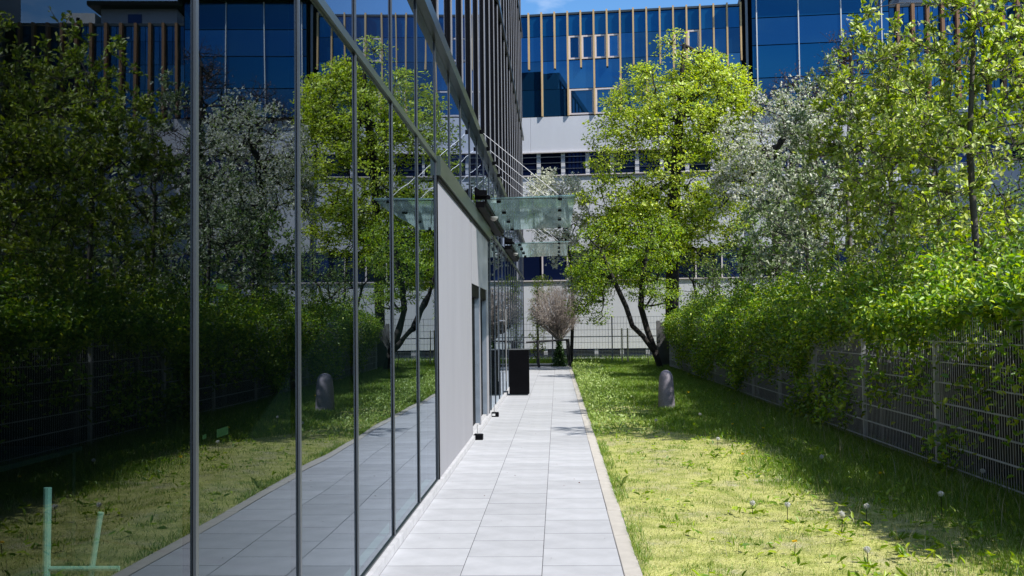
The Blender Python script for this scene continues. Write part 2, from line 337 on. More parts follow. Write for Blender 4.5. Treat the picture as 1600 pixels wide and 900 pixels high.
def pane(y0, y1, z0, z1, m, k, kk=5):
    key = (round(y1-y0, 3), round(z1-z0, 3), m.name, k % 4)
    if key not in pane_cache:
        bow = (0.0005, -0.0004, 0.0002, -0.0007)[k % 4]
        pane_cache[key] = pane_mesh('glass_pane', y1-y0, z1-z0, m, bow, k % 4)
    a = radians({1: -0.24, 2: -0.14, 0: -0.24}.get(kk, (0.05, -0.07, 0.03, -0.04, 0.06)[kk % 5]))
    return link('glass_pane', pane_cache[key], lb, ((y1-y0)*0.5*sin(a), y0, z0), (0, 0, a))
for k in range(len(YK)-1):
    y0, y1 = YK[k], min(YK[k+1], YEND)
    for r, (z0, z1) in enumerate(G_ROWS):
        if r == 0:
            if y1 <= 9.75 or y0 >= 17.4: pane(y0+0.012, y1-0.012, z0, z1, M_GLASS, k, k)
            elif y0 < 16.9 < y1: pane(16.90, y1-0.012, z0, z1, M_GLASS, k)
        else:
            pane(y0+0.012, y1-0.012, z0, z1, M_UPGLASS, k + r, k)
# mullions: gasket strip with a slim proud cap; above 4.4 m a deep pale fin
for k, y in enumerate(YK):
    z0 = 0.07 if (y < 9.8 or y > 16.9) else 3.18
    lbb('mullion', M_BLACK, XG-0.03, XG+0.003, y-0.017, y+0.017, z0, 4.28)
    lbb('mullion_cap', M_MULL, XG+0.003, XG+0.012, y-0.013, y+0.013, z0, 4.28)
    lbb('mullion', M_BLACK, XG-0.03, XG+0.030, y-0.085, y+0.05, 4.42, 14.4)
    lbb('fin', M_FIN, XG+0.030, XG+0.044, y-0.012, y+0.035, 4.43, 14.4)
lbb('transom', M_BEAM, XG-0.02, XG+0.018, -1, 9.70, 3.115, 3.165)
lbb('transom', M_BEAM, XG-0.02, XG+0.025, 17.2, YEND, 3.115, 3.165)
lbb('fascia', M_BEAM, XG-0.02, XG+0.05, 9.72, 17.19, 2.985, 3.175)
lbb('fascia_gap', M_BLACK, XG-0.02, XG+0.030, 9.72, 17.19, 2.945, 2.982)
for z in (4.35, 8.045, 11.675):
    lbb('floor_beam', M_DKBEAM, XG-0.02, XG+0.075, -1, YEND, z-0.065, z+0.065)
lbb('parapet', M_METAL, XG-0.5, XG+0.06, -1, YEND, 14.4, 14.75)
lbb('plinth', M_PLINTH, XG-0.12, XG+0.045, -1, YEND, -0.05, 0.062)
lbb('sill', M_METAL, XG-0.05, XG+0.012, -1, 9.70, 0.0635, 0.075)
# body
lbb('upper_body', M_INWALL, -12, XG-0.06, -1, YEND, 3.2, 14.5)
lbb('end_wall', M_INWALL, -12, XG-0.003, YEND, YEND+0.12, 0, 14.7)
lbb('end_wall', M_INWALL, -12, XG-0.003, -1.15, -1.005, 0, 14.7)
lbb('interior_floor', M_FLOOR, -7, XG-0.13, -0.99, YEND, 0.0, 0.045)
lbb('interior_back_wall', M_INWALL, -7.2, -7.0, -0.99, YEND, 0.05, 3.19)
lbb('interior_partition', M_INWALL, -6.99, XG-0.24, 9.76, 9.9, 0.05, 3.19)
lbb('interior_partition', M_INWALL, -6.99, XG-0.24, 16.7, 16.82, 0.05, 3.19)
# grey rendered wall with two recessed doors
XW = XG + 0.012
def wallp(y0, y1, z0, z1, d=0.0): return MB().box(-0.18, 0.012+d, y0, y1, z0, z1).build('wall_panel', M_WALL, lb)
wallp(9.735, 13.36, 0.065, 2.945)
wallp(13.372, 13.64, 0.065, 2.945, -0.003)
wallp(13.643, 14.25, 2.10, 2.945); wallp(14.262, 16.47, 2.10, 2.945); wallp(16.473, 16.88, 0.065, 2.945)
wallp(14.99, 15.11, 0.065, 2.097)
lbb('edge_trim', M_BLACK, XG-0.10, XG+0.020, 9.695, 9.733, 0.065, 2.984)
lbb('edge_trim', M_BLACK, XG-0.10, XG+0.022, 16.882, 16.9, 0.065, 2.984)
for i, (a, b) in enumerate(((13.645, 14.985), (15.115, 16.465))):
    d = lbb('door', M_BLACK, XG-0.12, XG-0.062, a, b-0.017, 0.09, 1.93)
    lbb('door_head', M_BLACK, XG-0.17, XG+0.002, a, b, 1.932, 2.096)
    lbb('threshold', M_PLINTH, XG-0.17, XG-0.01, a, b, 0.064, 0.088)
    MB().tube([(-0.035, a+0.18, 0.85), (-0.035, a+0.18, 1.35)], 0.012, 8).build('handle', M_STEEL, d)
    lbb('shade_tinted_jamb', plain('jamb_shade_tint', (0.20, 0.24, 0.29), 0.5, 0.2), XG-0.112, XG+0.002, b-0.016, b, 0.09, 1.93)  # side of the wall pier, its bluish shade put into the colour
# entrance doors further along: tall pull handle
hd = MB()
hd.tube([(0.075, 21.30, 0.35), (0.075, 21.30, 1.86)], 0.014, 8)
hd.tube([(0.0, 21.30, 0.55), (0.075, 21.30, 0.55)], 0.010, 8); hd.tube([(0.0, 21.30, 1.62), (0.075, 21.30, 1.62)], 0.010, 8)
hd.build('pull_handle', M_STEEL, lb)
# canopies: part of the building; glass sheet, steel channel, tie rods
for (ya, yb) in ((14.3, 19.0), (22.3, 26.75)):
    cn = MB().box(0.02, 0.15, ya, yb, 3.20, 3.285).box(0.15, 0.18, ya, yb, 3.255, 3.31).build('canopy', M_BLACK, lb)
    MB().add([(0.16, ya, 3.315), (1.43, ya, 3.345), (1.43, yb, 3.345), (0.16, yb, 3.315), (0.16, ya, 3.333), (1.43, ya, 3.363), (1.43, yb, 3.363), (0.16, yb, 3.333)],
             [(0,3,2,1),(4,5,6,7),(0,1,5,4),(1,2,6,5),(2,3,7,6),(3,0,4,7)]).build('canopy_glass', M_CANOPY, cn)
    MB().box(0.16, 1.43, ya-0.006, ya-0.001, 3.31, 3.318).build('edge_seal', M_BLACK, cn)
    n = 4
    for i in range(n):
        y = ya + 0.2 + i*(yb-ya-0.4)/(n-1)
        MB().tube([(0.10, y, 4.32), (1.22, y, 3.37)], 0.0042, 8).build('tie_rod', M_STEEL, cn)
        MB().box(0.076, 0.13, y-0.015, y+0.015, 4.29, 4.35).box(0.076, 0.10, y-0.05, y+0.05, 4.31, 4.33).build('rod_bracket', M_BLACK, cn)
        b = MB(); b.lathe([(0.028, 3.30), (0.03, 3.325), (0.03, 3.375), (0.02, 3.39)], 10, (1.22, y, 0.008)); b.build('bolt', M_BLACK, cn)
        b = MB(); b.lathe([(0.03, 3.285), (0.034, 3.30), (0.034, 3.35)], 10, (0.34, y, 0.0)); b.build('bolt', M_BLACK, cn)
    MB().add([(0.02, ya-0.14, 3.30), (0.02, ya-0.08, 3.30), (0.24, ya-0.08, 3.30), (0.24, ya-0.14, 3.30), (0.02, ya-0.14, 3.48), (0.02, ya-0.08, 3.48), (0.24, ya-0.08, 3.34), (0.24, ya-0.14, 3.34)],
             [(0,3,2,1),(4,5,6,7),(0,1,5,4),(1,2,6,5),(2,3,7,6),(3,0,4,7)]).box(0.05, 0.20, ya-0.30, ya-0.145, 3.34, 3.41).build('end_bracket', M_BLACK, cn)
    lamp = MB(); lamp.lathe([(0.02, 0), (0.045, 0.015), (0.06, 0.04), (0.065, 0.065)], 16, (0.20, ya+1.3, 3.14)); lamp.build('canopy_lamp', M_FRAME, cn, smooth=True)

# door stops on the paving
for i, (x, y, lab) in enumerate(((-1.09, 13.62, 'black door stop block at the foot of the grey wall, nearer of the two'),
                                  (-1.075, 17.0, 'black door stop block with a white mark at the far end of the grey wall'))):
    r = empty('door_stop', lab, 'door stop', (x, y, 0.0), 0, 'door stops along the wall')
    MB().cbox(-0.05, 0.075, -0.07, 0.07, 0.0, 0.075, 0.012).build('block', M_BLACK, r)
    MB().tube([(0.0, 0.0, 0.07), (0.0, 0.0, 0.20)], 0.006, 6).build('pin', M_STEEL, r)
    if i: MB().box(-0.03, 0.02, -0.0735, -0.0712, 0.02, 0.055).build('sticker', M_WPAINT, r)
# black cabinet
r = empty('cabinet', 'black upright metal cabinet standing against the glass front near the path end', 'cabinet', (-0.845, 22.2, 0.0))
MB().box(-0.215, 0.215, -0.16, 0.16, 0.03, 0.985).build('body', M_BLACK, r)
MB().box(-0.225, 0.225, -0.17, 0.17, 0.987, 1.005).build('top', plain('cabinet_top', (0.10, 0.105, 0.11), 0.4), r)
MB().box(-0.205, 0.205, -0.172, -0.162, 0.05, 0.97).build('door', M_BLACK, r)
MB().box(-0.19, 0.19, -0.14, 0.14, 0.002, 0.028).build('base', M_METAL, r)

# inside the glass: chair, desk, cushion, notes
r = empty('chair', 'white tubular metal chair seen faintly through the nearest glass pane', 'chair', (-1.69, 3.3, 0.045), radians(-4))
c = MB(); c.tube([(-0.01, 0, 0), (0, 0, 0.965)], 0.013, 10); c.build('leg', M_WPAINT, r)
c = MB(); c.tube([(0.10, 0.02, 0), (0.12, 0.02, 0.55), (0.165, 0.03, 0.86), (0.17, 0.03, 0.88)], 0.010, 10); c.build('leg', M_WPAINT, r)
c = MB(); c.tube([(0, 0.0, 0.70), (0.24, 0.02, 0.70)], 0.008, 10); c.build('stretcher', M_WPAINT, r)
MB().cbox(-0.05, 0.30, 0.0, 0.40, 0.40, 0.44, 0.01).build('seat', M_WPAINT, r)
r = empty('desk', 'dark desk with a thin pale edge standing inside behind the glass', 'desk', (-3.6, 5.6, 0.045))
MB().box(-0.5, 0.5, -0.9, 0.9, 0.70, 0.73).build('top', M_INWALL, r); MB().box(-0.45, 0.5, -0.91, -0.902, 0.705, 0.725).build('edge_strip', M_WPAINT, r)
for sx in (-0.45, 0.45):
    for sy in (-0.85, 0.85): MB().box(sx-0.02, sx+0.02, sy-0.02, sy+0.02, 0, 0.70).build('leg', M_METAL, r)
tag(MB().cbox(-0.12, 0.12, -0.05, 0.05, 0, 0.2, 0.02).build('cushion', M_ORANGE, None, (-3.3, 5.2, 0.776)), 'small orange cushion lying on the desk behind the glass', 'cushion')
for (y, z, w, h, lab) in ((3.44, 1.665, 0.12, 0.02, 'pale green paper note stuck inside the second pane at eye height'),
                       (3.44, 1.155, 0.12, 0.028, 'pale green paper note stuck inside the second pane at waist height, the wider of two'),
                       (3.30, 1.165, 0.035, 0.014, 'tiny pale green paper note beside the mullion at waist height')):
    tag(MB().box(-1.1715, -1.1700, y, y+w, z, z+h).build('paper_note', M_NOTE), lab, 'note', 'paper notes stuck inside the glass')

# ------------------------------------------------------------------ far office building (local u = right along the facade, -y = towards the viewer)
FA = radians(-5.0)
fb = empty('office_building', 'broad blue-glazed office building with white bands and tan fins closing the far end', 'building', (7.85, 43.5, 0), FA)
def fbx(name, m, u0, u1, y0, y1, z0, z1, parent=None): return MB().box(u0, u1, y0, y1, z0, z1).build(name, m, parent or fb)
U0, U1 = -22.0, 13.9
fbx('body', M_BLACK, U0, 0.2, 0.06, 10, -0.05, 15.1)
fbx('body', M_BLACK, 0.2, 6.26, 0.10, 10, -0.05, 15.7)
fbx('body', M_BLACK, 6.26, U1, 0.06, 10, -0.05, 14.7)
fbx('roof_edge', M_METAL, U0, 0.19, -0.05, 0.5, 15.11, 15.2)
fbx('roof_edge', M_BLACK, 0.0, 6.5, -0.75, 0.6, 15.71, 15.95)
fbx('roof_edge', M_METAL, 6.27, U1, -0.05, 0.5, 14.71, 14.82)
box_cache = {}
def unit_panel(name, m, w, h, t):
    key = (name, m.name, round(w, 3), round(h, 3), t)
    if key not in box_cache: box_cache[key] = MB().box(0, w, 0, t, 0, h).mesh(name, m)
    return box_cache[key]
def panel(name, m, u, y, z, w, h, t=0.03, parent=None, tilt=0.0):
    o = link(name, unit_panel(name, m, w, h, t), parent or fb, (u, y, z))
    if tilt: o.rotation_euler = (radians(random.uniform(-tilt, tilt)), 0, radians(random.uniform(-tilt, tilt)))
    return o
# left section
SP = 0.572; UF = -8.98
rows = [(14.20, 15.08), (13.10, 14.18), (11.85, 13.08), (10.66, 11.83)]
kmin, kmax = -14, 16
frames = {(1, k) for k in (3, 4, 5, 6, 11, 12)} | {(3, k) for k in (3, 5, 9, 11)}
for k in range(kmin, kmax):
    u = UF + SP*k
    for r, (z0, z1) in enumerate(rows):
        wide = r >= 2
        if wide and k % 2 == 0: continue
        w = SP*(2 if wide else 1)
        if u + w > 0.19: w = 0.19 - u
        if (r, k) in frames:
            wdw = MB()
            wdw.box(u+0.03, u+0.11, -0.05, 0.03, z0+0.02, z1-0.02).box(u+w-0.11, u+w-0.03, -0.05, 0.03, z0+0.02, z1-0.02)
            wdw.box(u+0.112, u+w-0.112, -0.05, 0.03, z0+0.02, z0+0.09).box(u+0.112, u+w-0.112, -0.05, 0.03, z1-0.09, z1-0.02)
            wo = wdw.build('window', M_FRAME, fb)
            panel('pane', M_BLUE, u+0.113, 0.0, z0+0.092, w-0.226, z1-z0-0.184, 0.02, wo, 0.5)
        else:
            panel('glass_panel', M_SPAN if r == 0 else M_BLUE, u+0.012, 0.0, z0, w-0.024, z1-z0, 0.03, None, 0.8)
for k in range(kmin, kmax+1):
    u = UF + SP*k
    short = k % 2 == 0
    panel('fin', M_TAN, u-0.035, -0.17, 12.73 if short else 10.64, 0.07, (15.24-12.73) if short else (15.24-10.64), 0.165)
# right block
ue = [0.59, 0.81, 2.54, 4.28, 5.92, 6.24]; rz = [10.62, 11.88, 13.28, 14.46, 15.66]
for i in range(5):
    for j in range(4):
        panel('glass_panel', M_SPAN if j % 2 else M_BLUE, ue[i]+0.03, -0.30, rz[j]+0.02, ue[i+1]-ue[i]-0.06, rz[j+1]-rz[j]-0.04, 0.03, None, 0.15)
fbx('block_core', M_BLACK, 0.58, 6.255, -0.262, 0.098, 10.6, 15.7)
for u in ue[1:5]: panel('white_strip', M_WPAINT, u-0.022, -0.36, 10.62, 0.044, 5.04, 0.09)
fbx('drain_pipe', M_MULL, 0.36, 0.46, -0.16, -0.04, 3.0, 15.6)
# right finned section
for k in range(13):
    u = 6.28 + 0.595*k
    for (z0, z1) in ((10.66, 11.88), (11.9, 13.0), (13.02, 14.02), (14.04, 14.69)):
        if u + 0.58 < U1: panel('glass_panel', M_BLUE, u, 0.0, z0, 0.575, z1-z0, 0.03, None, 0.3)
for k in range(12):
    u = 6.62 + 0.595*k
    panel('fin', M_BROWN, u-0.06, -0.26, 10.64, 0.12, 4.15, 0.255)
# white bands and window strips below
def band(z0, z1, y=0.0):
    n = 11; w = (U1-U0)/n
    for i in range(n): panel('wall_panel', M_WHITE, U0+i*w+0.004, y-0.06, z0, w-0.008, z1-z0, 0.115)
band(9.07, 10.62); band(4.75, 8.0); band(0.47, 3.41)
fbx('sill', M_FRAME, U0, U1, -0.16, 0.0, 9.02, 9.066); fbx('sill', M_FRAME, U0, U1, -0.14, 0.0, 8.003, 8.05)
fbx('sill', M_FRAME, U0, U1, -0.14, 0.0, 3.413, 3.46); fbx('sill', M_WHITE, U0, U1, -0.22, 0.0, 0.04, 0.09)
fbx('plinth', M_CONC, U0, U1, -0.12, 0.0, -0.06, 0.037)
def strip(z0, z1, pitch, pier, off, rails, matp):
    n = int((U1-U0-off)/pitch)
    for i in range(n):
        u = U0 + off + i*pitch
        panel('window', M_DKBLUE, u+pier/2, 0.02, z0, pitch-pier, z1-z0, 0.03, None, 0.3)
        panel('pier', matp, u-pier/2, -0.03, z0, pier, z1-z0, 0.085)
    for rr in rails: fbx('rail', M_MULL, U0, U1, -0.11, -0.095, rr-0.012, rr+0.012)
strip(8.052, 9.018, 1.07, 0.17, 0.55, (8.32, 8.58, 8.84), M_WHITE)
strip(3.462, 4.748, 1.1, 0.06, 0.3, (), M_FRAME)
strip(0.092, 0.468, 1.1, 0.16, 0.4, (0.15, 0.21, 0.27, 0.33, 0.39), M_WHITE)
# rooftop things
r = empty('rooftop_unit', 'pale boxy air handling unit on the roof of the finned section', 'ventilation unit', (19.0, 44.0, 14.83), FA)
MB().box(-0.6, 0.6, -0.5, 0.8, 0.0, 0.75).build('casing', M_WPAINT, r)
for dx in (0.1, 0.38): MB().box(dx-0.07, dx+0.07, -0.51, -0.503, 0.40, 0.55).build('grille', M_BLACK, r)
ph = MB().box(7.0, 10.3, 1.2, 6, 14.83, 15.85).build('penthouse', M_WHITE, fb)
MB().box(6.6, 10.7, 0.7, 6.4, 15.853, 16.05).build('roof', M_BLACK, ph)
MB().box(8.6, 9.2, 1.17, 1.197, 15.2, 15.6).build('window', M_DKBLUE, ph)
for i, u in enumerate((1.6, 3.1, 5.0)):
    o = MB().cbox(-0.2, 0.2, -0.2, 0.2, 0, 0.30, 0.03).build('roof_vent', M_GREY, fb, (u, -0.2, 15.952))
gw = empty('grey_wing', 'plain grey rendered wing beyond the right end of the finned facade', 'building', (21.9, 30, 0))
MB().box(0, 9, 0, 14, -0.05, 17.5).build('wall', M_GREY, gw)
for z in (3.2, 6.8, 10.4, 14.0):
    for y in (1.2, 4.2, 7.2, 10.2):
        w_ = MB().box(-0.03, 0.0, y, y+1.6, z, z+1.5).build('window', M_FRAME, gw); MB().box(-0.045, -0.032, y+0.08, y+1.52, z+0.08, z+1.42).build('pane', M_DKBLUE, w_)
MB().box(-0.1, 9.1, -0.1, 14.1, 17.503, 17.7).build('roof', M_METAL, gw)

# ------------------------------------------------------------------ plants
def leaves(P, D, size, wid, asp=None, big=False, rng=RNG, droop=0.0, nb=None):
    """one leaf per row: base point P, direction D; folded blade"""
    n = len(P); D = unit(D)
    up = unit(rng.normal(size=(n, 3)) * 0.6 + (np.array([0, 0, 1.0]) if nb is None else nb))
    Sd = unit(np.cross(D, up)); N = unit(np.cross(Sd, D))
    L = (size * rng.uniform(0.65, 1.3, n))[:, None]; Wd = L * wid
    fold = N * Wd * 0.25
    if not big:
        v = np.stack([P, P + D*L*0.45 - Sd*Wd*0.5 + fold, P + D*L - N*L*droop, P + D*L*0.45 + Sd*Wd*0.5 + fold], 1).reshape(-1, 3)
        b = np.arange(n)[:, None]*4
        return v, np.concatenate([b + np.array([[0, 2, 1]]), b + np.array([[0, 3, 2]])], 0)
    v = np.stack([P, P + D*L*0.28 - Sd*Wd*0.46 + fold, P + D*L*0.68 - Sd*Wd*0.38 + fold - N*L*0.05, P + D*L - N*L*(0.12+droop),
                  P + D*L*0.68 + Sd*Wd*0.38 + fold - N*L*0.05, P + D*L*0.28 + Sd*Wd*0.46 + fold], 1).reshape(-1, 3)
    b = np.arange(n)[:, None]*6
    return v, np.concatenate([b + np.array([[0, 3, 2, 1]]), b + np.array([[0, 5, 4, 3]])], 0)

def sample_crown(ells, n, shell=0.5, gap=0.0, rng=RNG, gs=1.1):
    """cluster centres in a union of ellipsoids, biased to the outside, with noise gaps"""
    vol = np.array([e[1][0]*e[1][1]*e[1][2] for e in ells]) ** 0.8; vol = vol/vol.sum()
    out = []; ph = rng.uniform(0, 6, 6)
    while len(out) < n:
        c, r = ells[rng.choice(len(ells), p=vol)]
        d = rng.normal(size=3); d /= np.linalg.norm(d); t = rng.uniform(0.02, 1) ** (1/3 if rng.random() > shell else 1/8)
        p = np.array(c) + np.array(r)*d*t
        g = np.sin(p[0]*gs*2+ph[0])*np.sin(p[1]*gs*2+ph[1]) + np.sin(p[2]*gs*2.3+ph[2])*np.sin((p[0]+p[1])*gs*1.3+ph[3]) + np.sin((p[2]-p[0])*gs*3.1+ph[4])*0.6
        if gap and g < -1.6 + gap*2.0 and rng.random() < 0.85: continue
        out.append(p)
    return np.array(out)

def skeleton(stems, A, r_tip, r_base, rng=RNG, sag=0.0, upbias=0.35):
    """grow limbs from stem polylines to every cluster centre; returns edges (p0,p1,r0,r1)"""
    nodes = []; parent = []
    roots = []
    for st in stems:
        prev = -1
        for p in st:
            nodes.append(np.array(p, float)); parent.append(prev); prev = len(nodes)-1
    nodes_a = np.zeros((len(nodes) + 3*len(A) + 8, 3)); nodes_a[:len(nodes)] = nodes; n = len(nodes)
    fixed = n
    st_arr = nodes_a[:n].copy()
    dist = np.array([np.min(np.linalg.norm(st_arr - a, axis=1)) for a in A])
    depth = np.zeros(len(nodes_a))
    ends = []
    for i in np.argsort(dist):
        a = A[i]; d = nodes_a[:n] - a
        dd = np.linalg.norm(d, axis=1); cost = dd + 0.18*depth[:n] + upbias*np.maximum(d[:, 2], 0)*1.2
        cost[0] += 0.6
        j = int(np.argmin(cost)); p = nodes_a[j]; Ld = dd[j]
        prev = j
        if Ld > 0.5:
            for t in (0.35, 0.7):
                q = p + (a-p)*t + rng.normal(size=3)*0.05*Ld + np.array([0, 0, -sag*Ld*math.sin(pi*t)])
                nodes_a[n] = q; parent.append(prev); depth[n] = depth[prev] + Ld*0.35; prev = n; n += 1
        nodes_a[n] = a; parent.append(prev); depth[n] = depth[prev] + Ld*0.35; ends.append(n); n += 1
    cnt = np.zeros(n); cnt[ends] = 1
    for i in range(n-1, -1, -1):
        if i >= fixed and parent[i] >= 0: cnt[parent[i]] += cnt[i]
    for i in range(fixed-1, -1, -1):
        if parent[i] >= 0: cnt[parent[i]] += cnt[i]
    mxc = cnt.max()
    rad = np.maximum(r_tip, r_base*np.sqrt(np.maximum(cnt, 1)/mxc))
    par = np.array(parent)
    k = np.where(par >= 0)[0]
    return nodes_a[par[k]], nodes_a[k], np.minimum(rad[par[k]], rad[k]*1.6), rad[k]

def tubes(P0, P1, R0, R1, n=5):
    D = unit(P1-P0); A = np.where(np.abs(D[:, 2:3]) < 0.9, np.array([[0, 0, 1.0]]), np.array([[1.0, 0, 0]]))
    U = unit(np.cross(D, A)); Wv = np.cross(D, U); m = len(P0)
    ang = np.arange(n)*2*pi/n
    ring = U[:, None]*np.cos(ang)[None, :, None] + Wv[:, None]*np.sin(ang)[None, :, None]
    v = np.concatenate([P0[:, None] + ring*R0[:, None, None], (P1 + D*R1[:, None]*0.3)[:, None] + ring*R1[:, None, None]], 1).reshape(-1, 3)
    b = np.arange(m)[:, None]*2*n; fs = []
    for k in range(n): fs.append(b + np.array([[k, (k+1) % n, n+(k+1) % n, n+k]]))
    return v, np.concatenate(fs, 0)

def tree(name, label, cat, base, stems, ells, ncl, per, lsize, lwid, lm, bark, r_tip, r_base, ball=0.35, shell=0.55, gap=0.35, big=False,
         up=0.2, droop=0.0, flat=0.8, group=None, blossom=None, sag=0.0, seed=1, gs=1.1, twigs=0, ontwig=False):
    rng = np.random.default_rng(seed)
    root = empty(name, label, cat, base, 0, group)
    b = np.array(base)
    A = sample_crown([(np.array(c), r) for c, r in ells], ncl, shell, gap, rng, gs)
    P0, P1, R0, R1 = skeleton(stems, A, r_tip, r_base, rng, sag)
    # fine twigs radiating inside each clump
    axis = np.array(stems[0]); bs_c = rng.uniform(0.6, 1.25, ncl)
    if twigs:
        tA = np.repeat(A, twigs, 0); outd = unit(tA - np.array([b[0], b[1], 0]) - np.array([0, 0, 1])*(tA[:, 2:3]-0.0))
        td = unit(rng.normal(size=tA.shape) + outd*0.5 + np.array([0, 0, up*1.6])) * (ball*1.15*np.repeat(bs_c, twigs)*rng.uniform(0.6, 1.2, len(tA)))[:, None]
        P0 = np.concatenate([P0, tA]); P1 = np.concatenate([P1, tA+td]); R0 = np.concatenate([R0, np.full(len(tA), r_tip*0.9)]); R1 = np.concatenate([R1, np.full(len(tA), r_tip*0.45)])
    v, f = tubes(P0-b, P1-b, R0, R1)
    link('trunk', np_mesh('trunk', v, f, bark, True), root)
    n = ncl*per; C_ = np.repeat(A, per, 0); cl_tone = rng.uniform(0.72, 1.25, ncl)
    if ontwig and twigs:
        ti = np.repeat(np.arange(ncl), per)*twigs + rng.integers(0, twigs, n); sp = rng.uniform(0.15, 1.02, n)[:, None]
        P = tA[ti] + td[ti]*sp + rng.normal(size=(n, 3))*0.012
        D = unit(unit(td[ti])*0.55 + rng.normal(size=(n, 3))*0.65 + np.array([0, 0, up*0.6]))
    else:
        off = unit(rng.normal(size=(n, 3)))*np.array([1, 1, flat]); t = rng.uniform(0.1, 1, n)[:, None] ** 0.5
        P = C_ + off*t*np.repeat(bs_c, per)[:, None]*ball
        D = unit(off*0.7 + rng.normal(size=(n, 3))*0.6 + np.array([0, 0, up]))
    ax = np.stack([np.interp(P[:, 2], axis[:, 2], axis[:, 0]), np.interp(P[:, 2], axis[:, 2], axis[:, 1]), P[:, 2]-0.6], -1)
    nb = unit(P-ax)*0.75 + np.array([0, 0, 0.65])
    v, f = leaves(P-b, D, lsize, lwid, big=big, rng=rng, droop=droop, nb=nb)
    tn = np.repeat(cl_tone, per)
    link('crown', np_mesh('crown', v, f, lm, tone=np.concatenate([tn, tn])), root)
    if blossom:
        bn, bsz = blossom; n2 = ncl*bn; C2 = np.repeat(A, bn, 0)
        sub = C2 + unit(rng.normal(size=(n2, 3)))*ball*rng.uniform(0.3, 1.15, n2)[:, None]
        # each flower head: five petals
        Pp = np.repeat(sub, 5, 0); dd = unit(rng.normal(size=Pp.shape) + np.array([-0.3, -0.3, 0.3]))
        v, f = leaves(Pp-b, dd, bsz, 0.85, rng=rng)
        link('blossom', np_mesh('blossom', v, f, L_BLOSSOM), root)
    return root

# lime in fresh leaf
tree('lime_tree', 'tall lime tree in bright yellow-green new leaf in front of the blue facade', 'tree', (4.29, 37.8, 0),
     [[(4.29, 37.80, -0.10), (4.26, 37.80, 2.02), (4.32, 37.80, 4.29), (4.44, 37.80, 6.66), (4.65, 37.80, 9.25), (4.86, 37.80, 11.93)]],
     [((4.49, 37.80, 7.59), (3.25, 2.4, 3.6)), ((4.75, 37.80, 9.56), (2.7, 2.2, 2.1)), ((4.91, 37.80, 11.52), (1.0, 1.0, 1.1)), ((3.31, 37.20, 4.39), (2.2, 1.5, 1.6)), ((4.0, 37.6, 5.3), (2.9, 1.9, 1.5)), ((2.27, 37.40, 5.84), (1.6, 1.2, 1.2)), ((6.09, 37.80, 9.87), (1.4, 1.4, 1.4))],
     1150, 44, 0.105, 0.72, L_LIME, M_BARK, 0.010, 0.26, ball=0.47, shell=0.6, gap=0.55, up=-0.2, flat=0.36, twigs=2, seed=3, gs=0.8)
# leaning multi-stem tree
tree('leaning_tree', 'dark leaning two-stemmed tree with drooping green foliage at the far lawn corner', 'tree', (3.4, 34.0, 0),
     [[(3.45, 34.0, -0.1), (3.2, 34.0, 0.6), (2.85, 34.0, 1.1), (2.5, 34.0, 1.45), (2.3, 34.0, 2.1), (1.9, 34.0, 3.0), (1.5, 34.0, 4.0)],
      [(3.45, 34.0, -0.1), (3.22, 34.05, 0.7), (3.0, 34.05, 1.3), (2.8, 34.1, 2.1), (2.9, 34.1, 3.2), (3.1, 34.1, 4.4)],
      [(3.05, 34.0, -0.1), (3.0, 34.1, 0.5), (3.1, 34.05, 1.0)]],
     [((2.0, 34.0, 3.6), (1.6, 1.3, 1.4)), ((0.95, 34.0, 2.7), (0.75, 0.9, 1.0)), ((2.9, 34.0, 4.2), (1.3, 1.3, 1.1)), ((1.3, 34.0, 1.9), (0.5, 0.6, 0.45)), ((3.3, 34.0, 2.6), (0.7, 0.8, 0.6))],
     270, 46, 0.075, 0.6, L_DARK, M_BARK, 0.007, 0.105, ball=0.34, shell=0.4, gap=0.6, up=-0.3, flat=0.5, seed=4, droop=0.2)
# white blossom, left, behind the canopy
tree('blossom_tree', 'white blossoming tree rising behind the glass canopy at the left of the path end', 'tree', (0.5, 38.8, 0),
     [[(0.5, 38.8, -0.1), (0.6, 38.8, 2.0), (0.6, 38.8, 3.6), (0.3, 38.8, 5.2)]],
     [((0.1, 38.8, 5.9), (1.3, 1.2, 1.5)), ((0.9, 38.8, 4.2), (1.1, 1.0, 1.3)), ((-0.6, 38.8, 6.4), (0.6, 0.7, 0.9)), ((1.2, 38.8, 3.0), (1.0, 0.8, 0.7))],
     230, 12, 0.06, 0.5, L_BLOSLEAF, M_BARK, 0.008, 0.07, ball=0.28, gap=0.36, blossom=(20, 0.065), seed=5, twigs=2)
# white blossom, right
tree('blossom_tree', 'white blossoming tree between the lime and the brown-twigged tree behind the fence', 'tree', (5.9, 27.0, 0),
     [[(5.9, 27.0, -0.1), (5.9, 27.0, 2.4), (5.8, 27.0, 4.0), (5.9, 27.0, 6.2)]],
     [((5.8, 27.0, 6.1), (1.5, 1.4, 1.5)), ((5.0, 27.0, 5.2), (0.9, 1.0, 1.1)), ((6.5, 27.0, 7.0), (0.7, 0.8, 0.9)), ((6.4, 27.0, 4.4), (1.1, 1.0, 0.9))],
     290, 26, 0.06, 0.5, L_BLOSLEAF, M_BARK, 0.008, 0.12, ball=0.28, gap=0.38, blossom=(13, 0.058), seed=6, twigs=2)
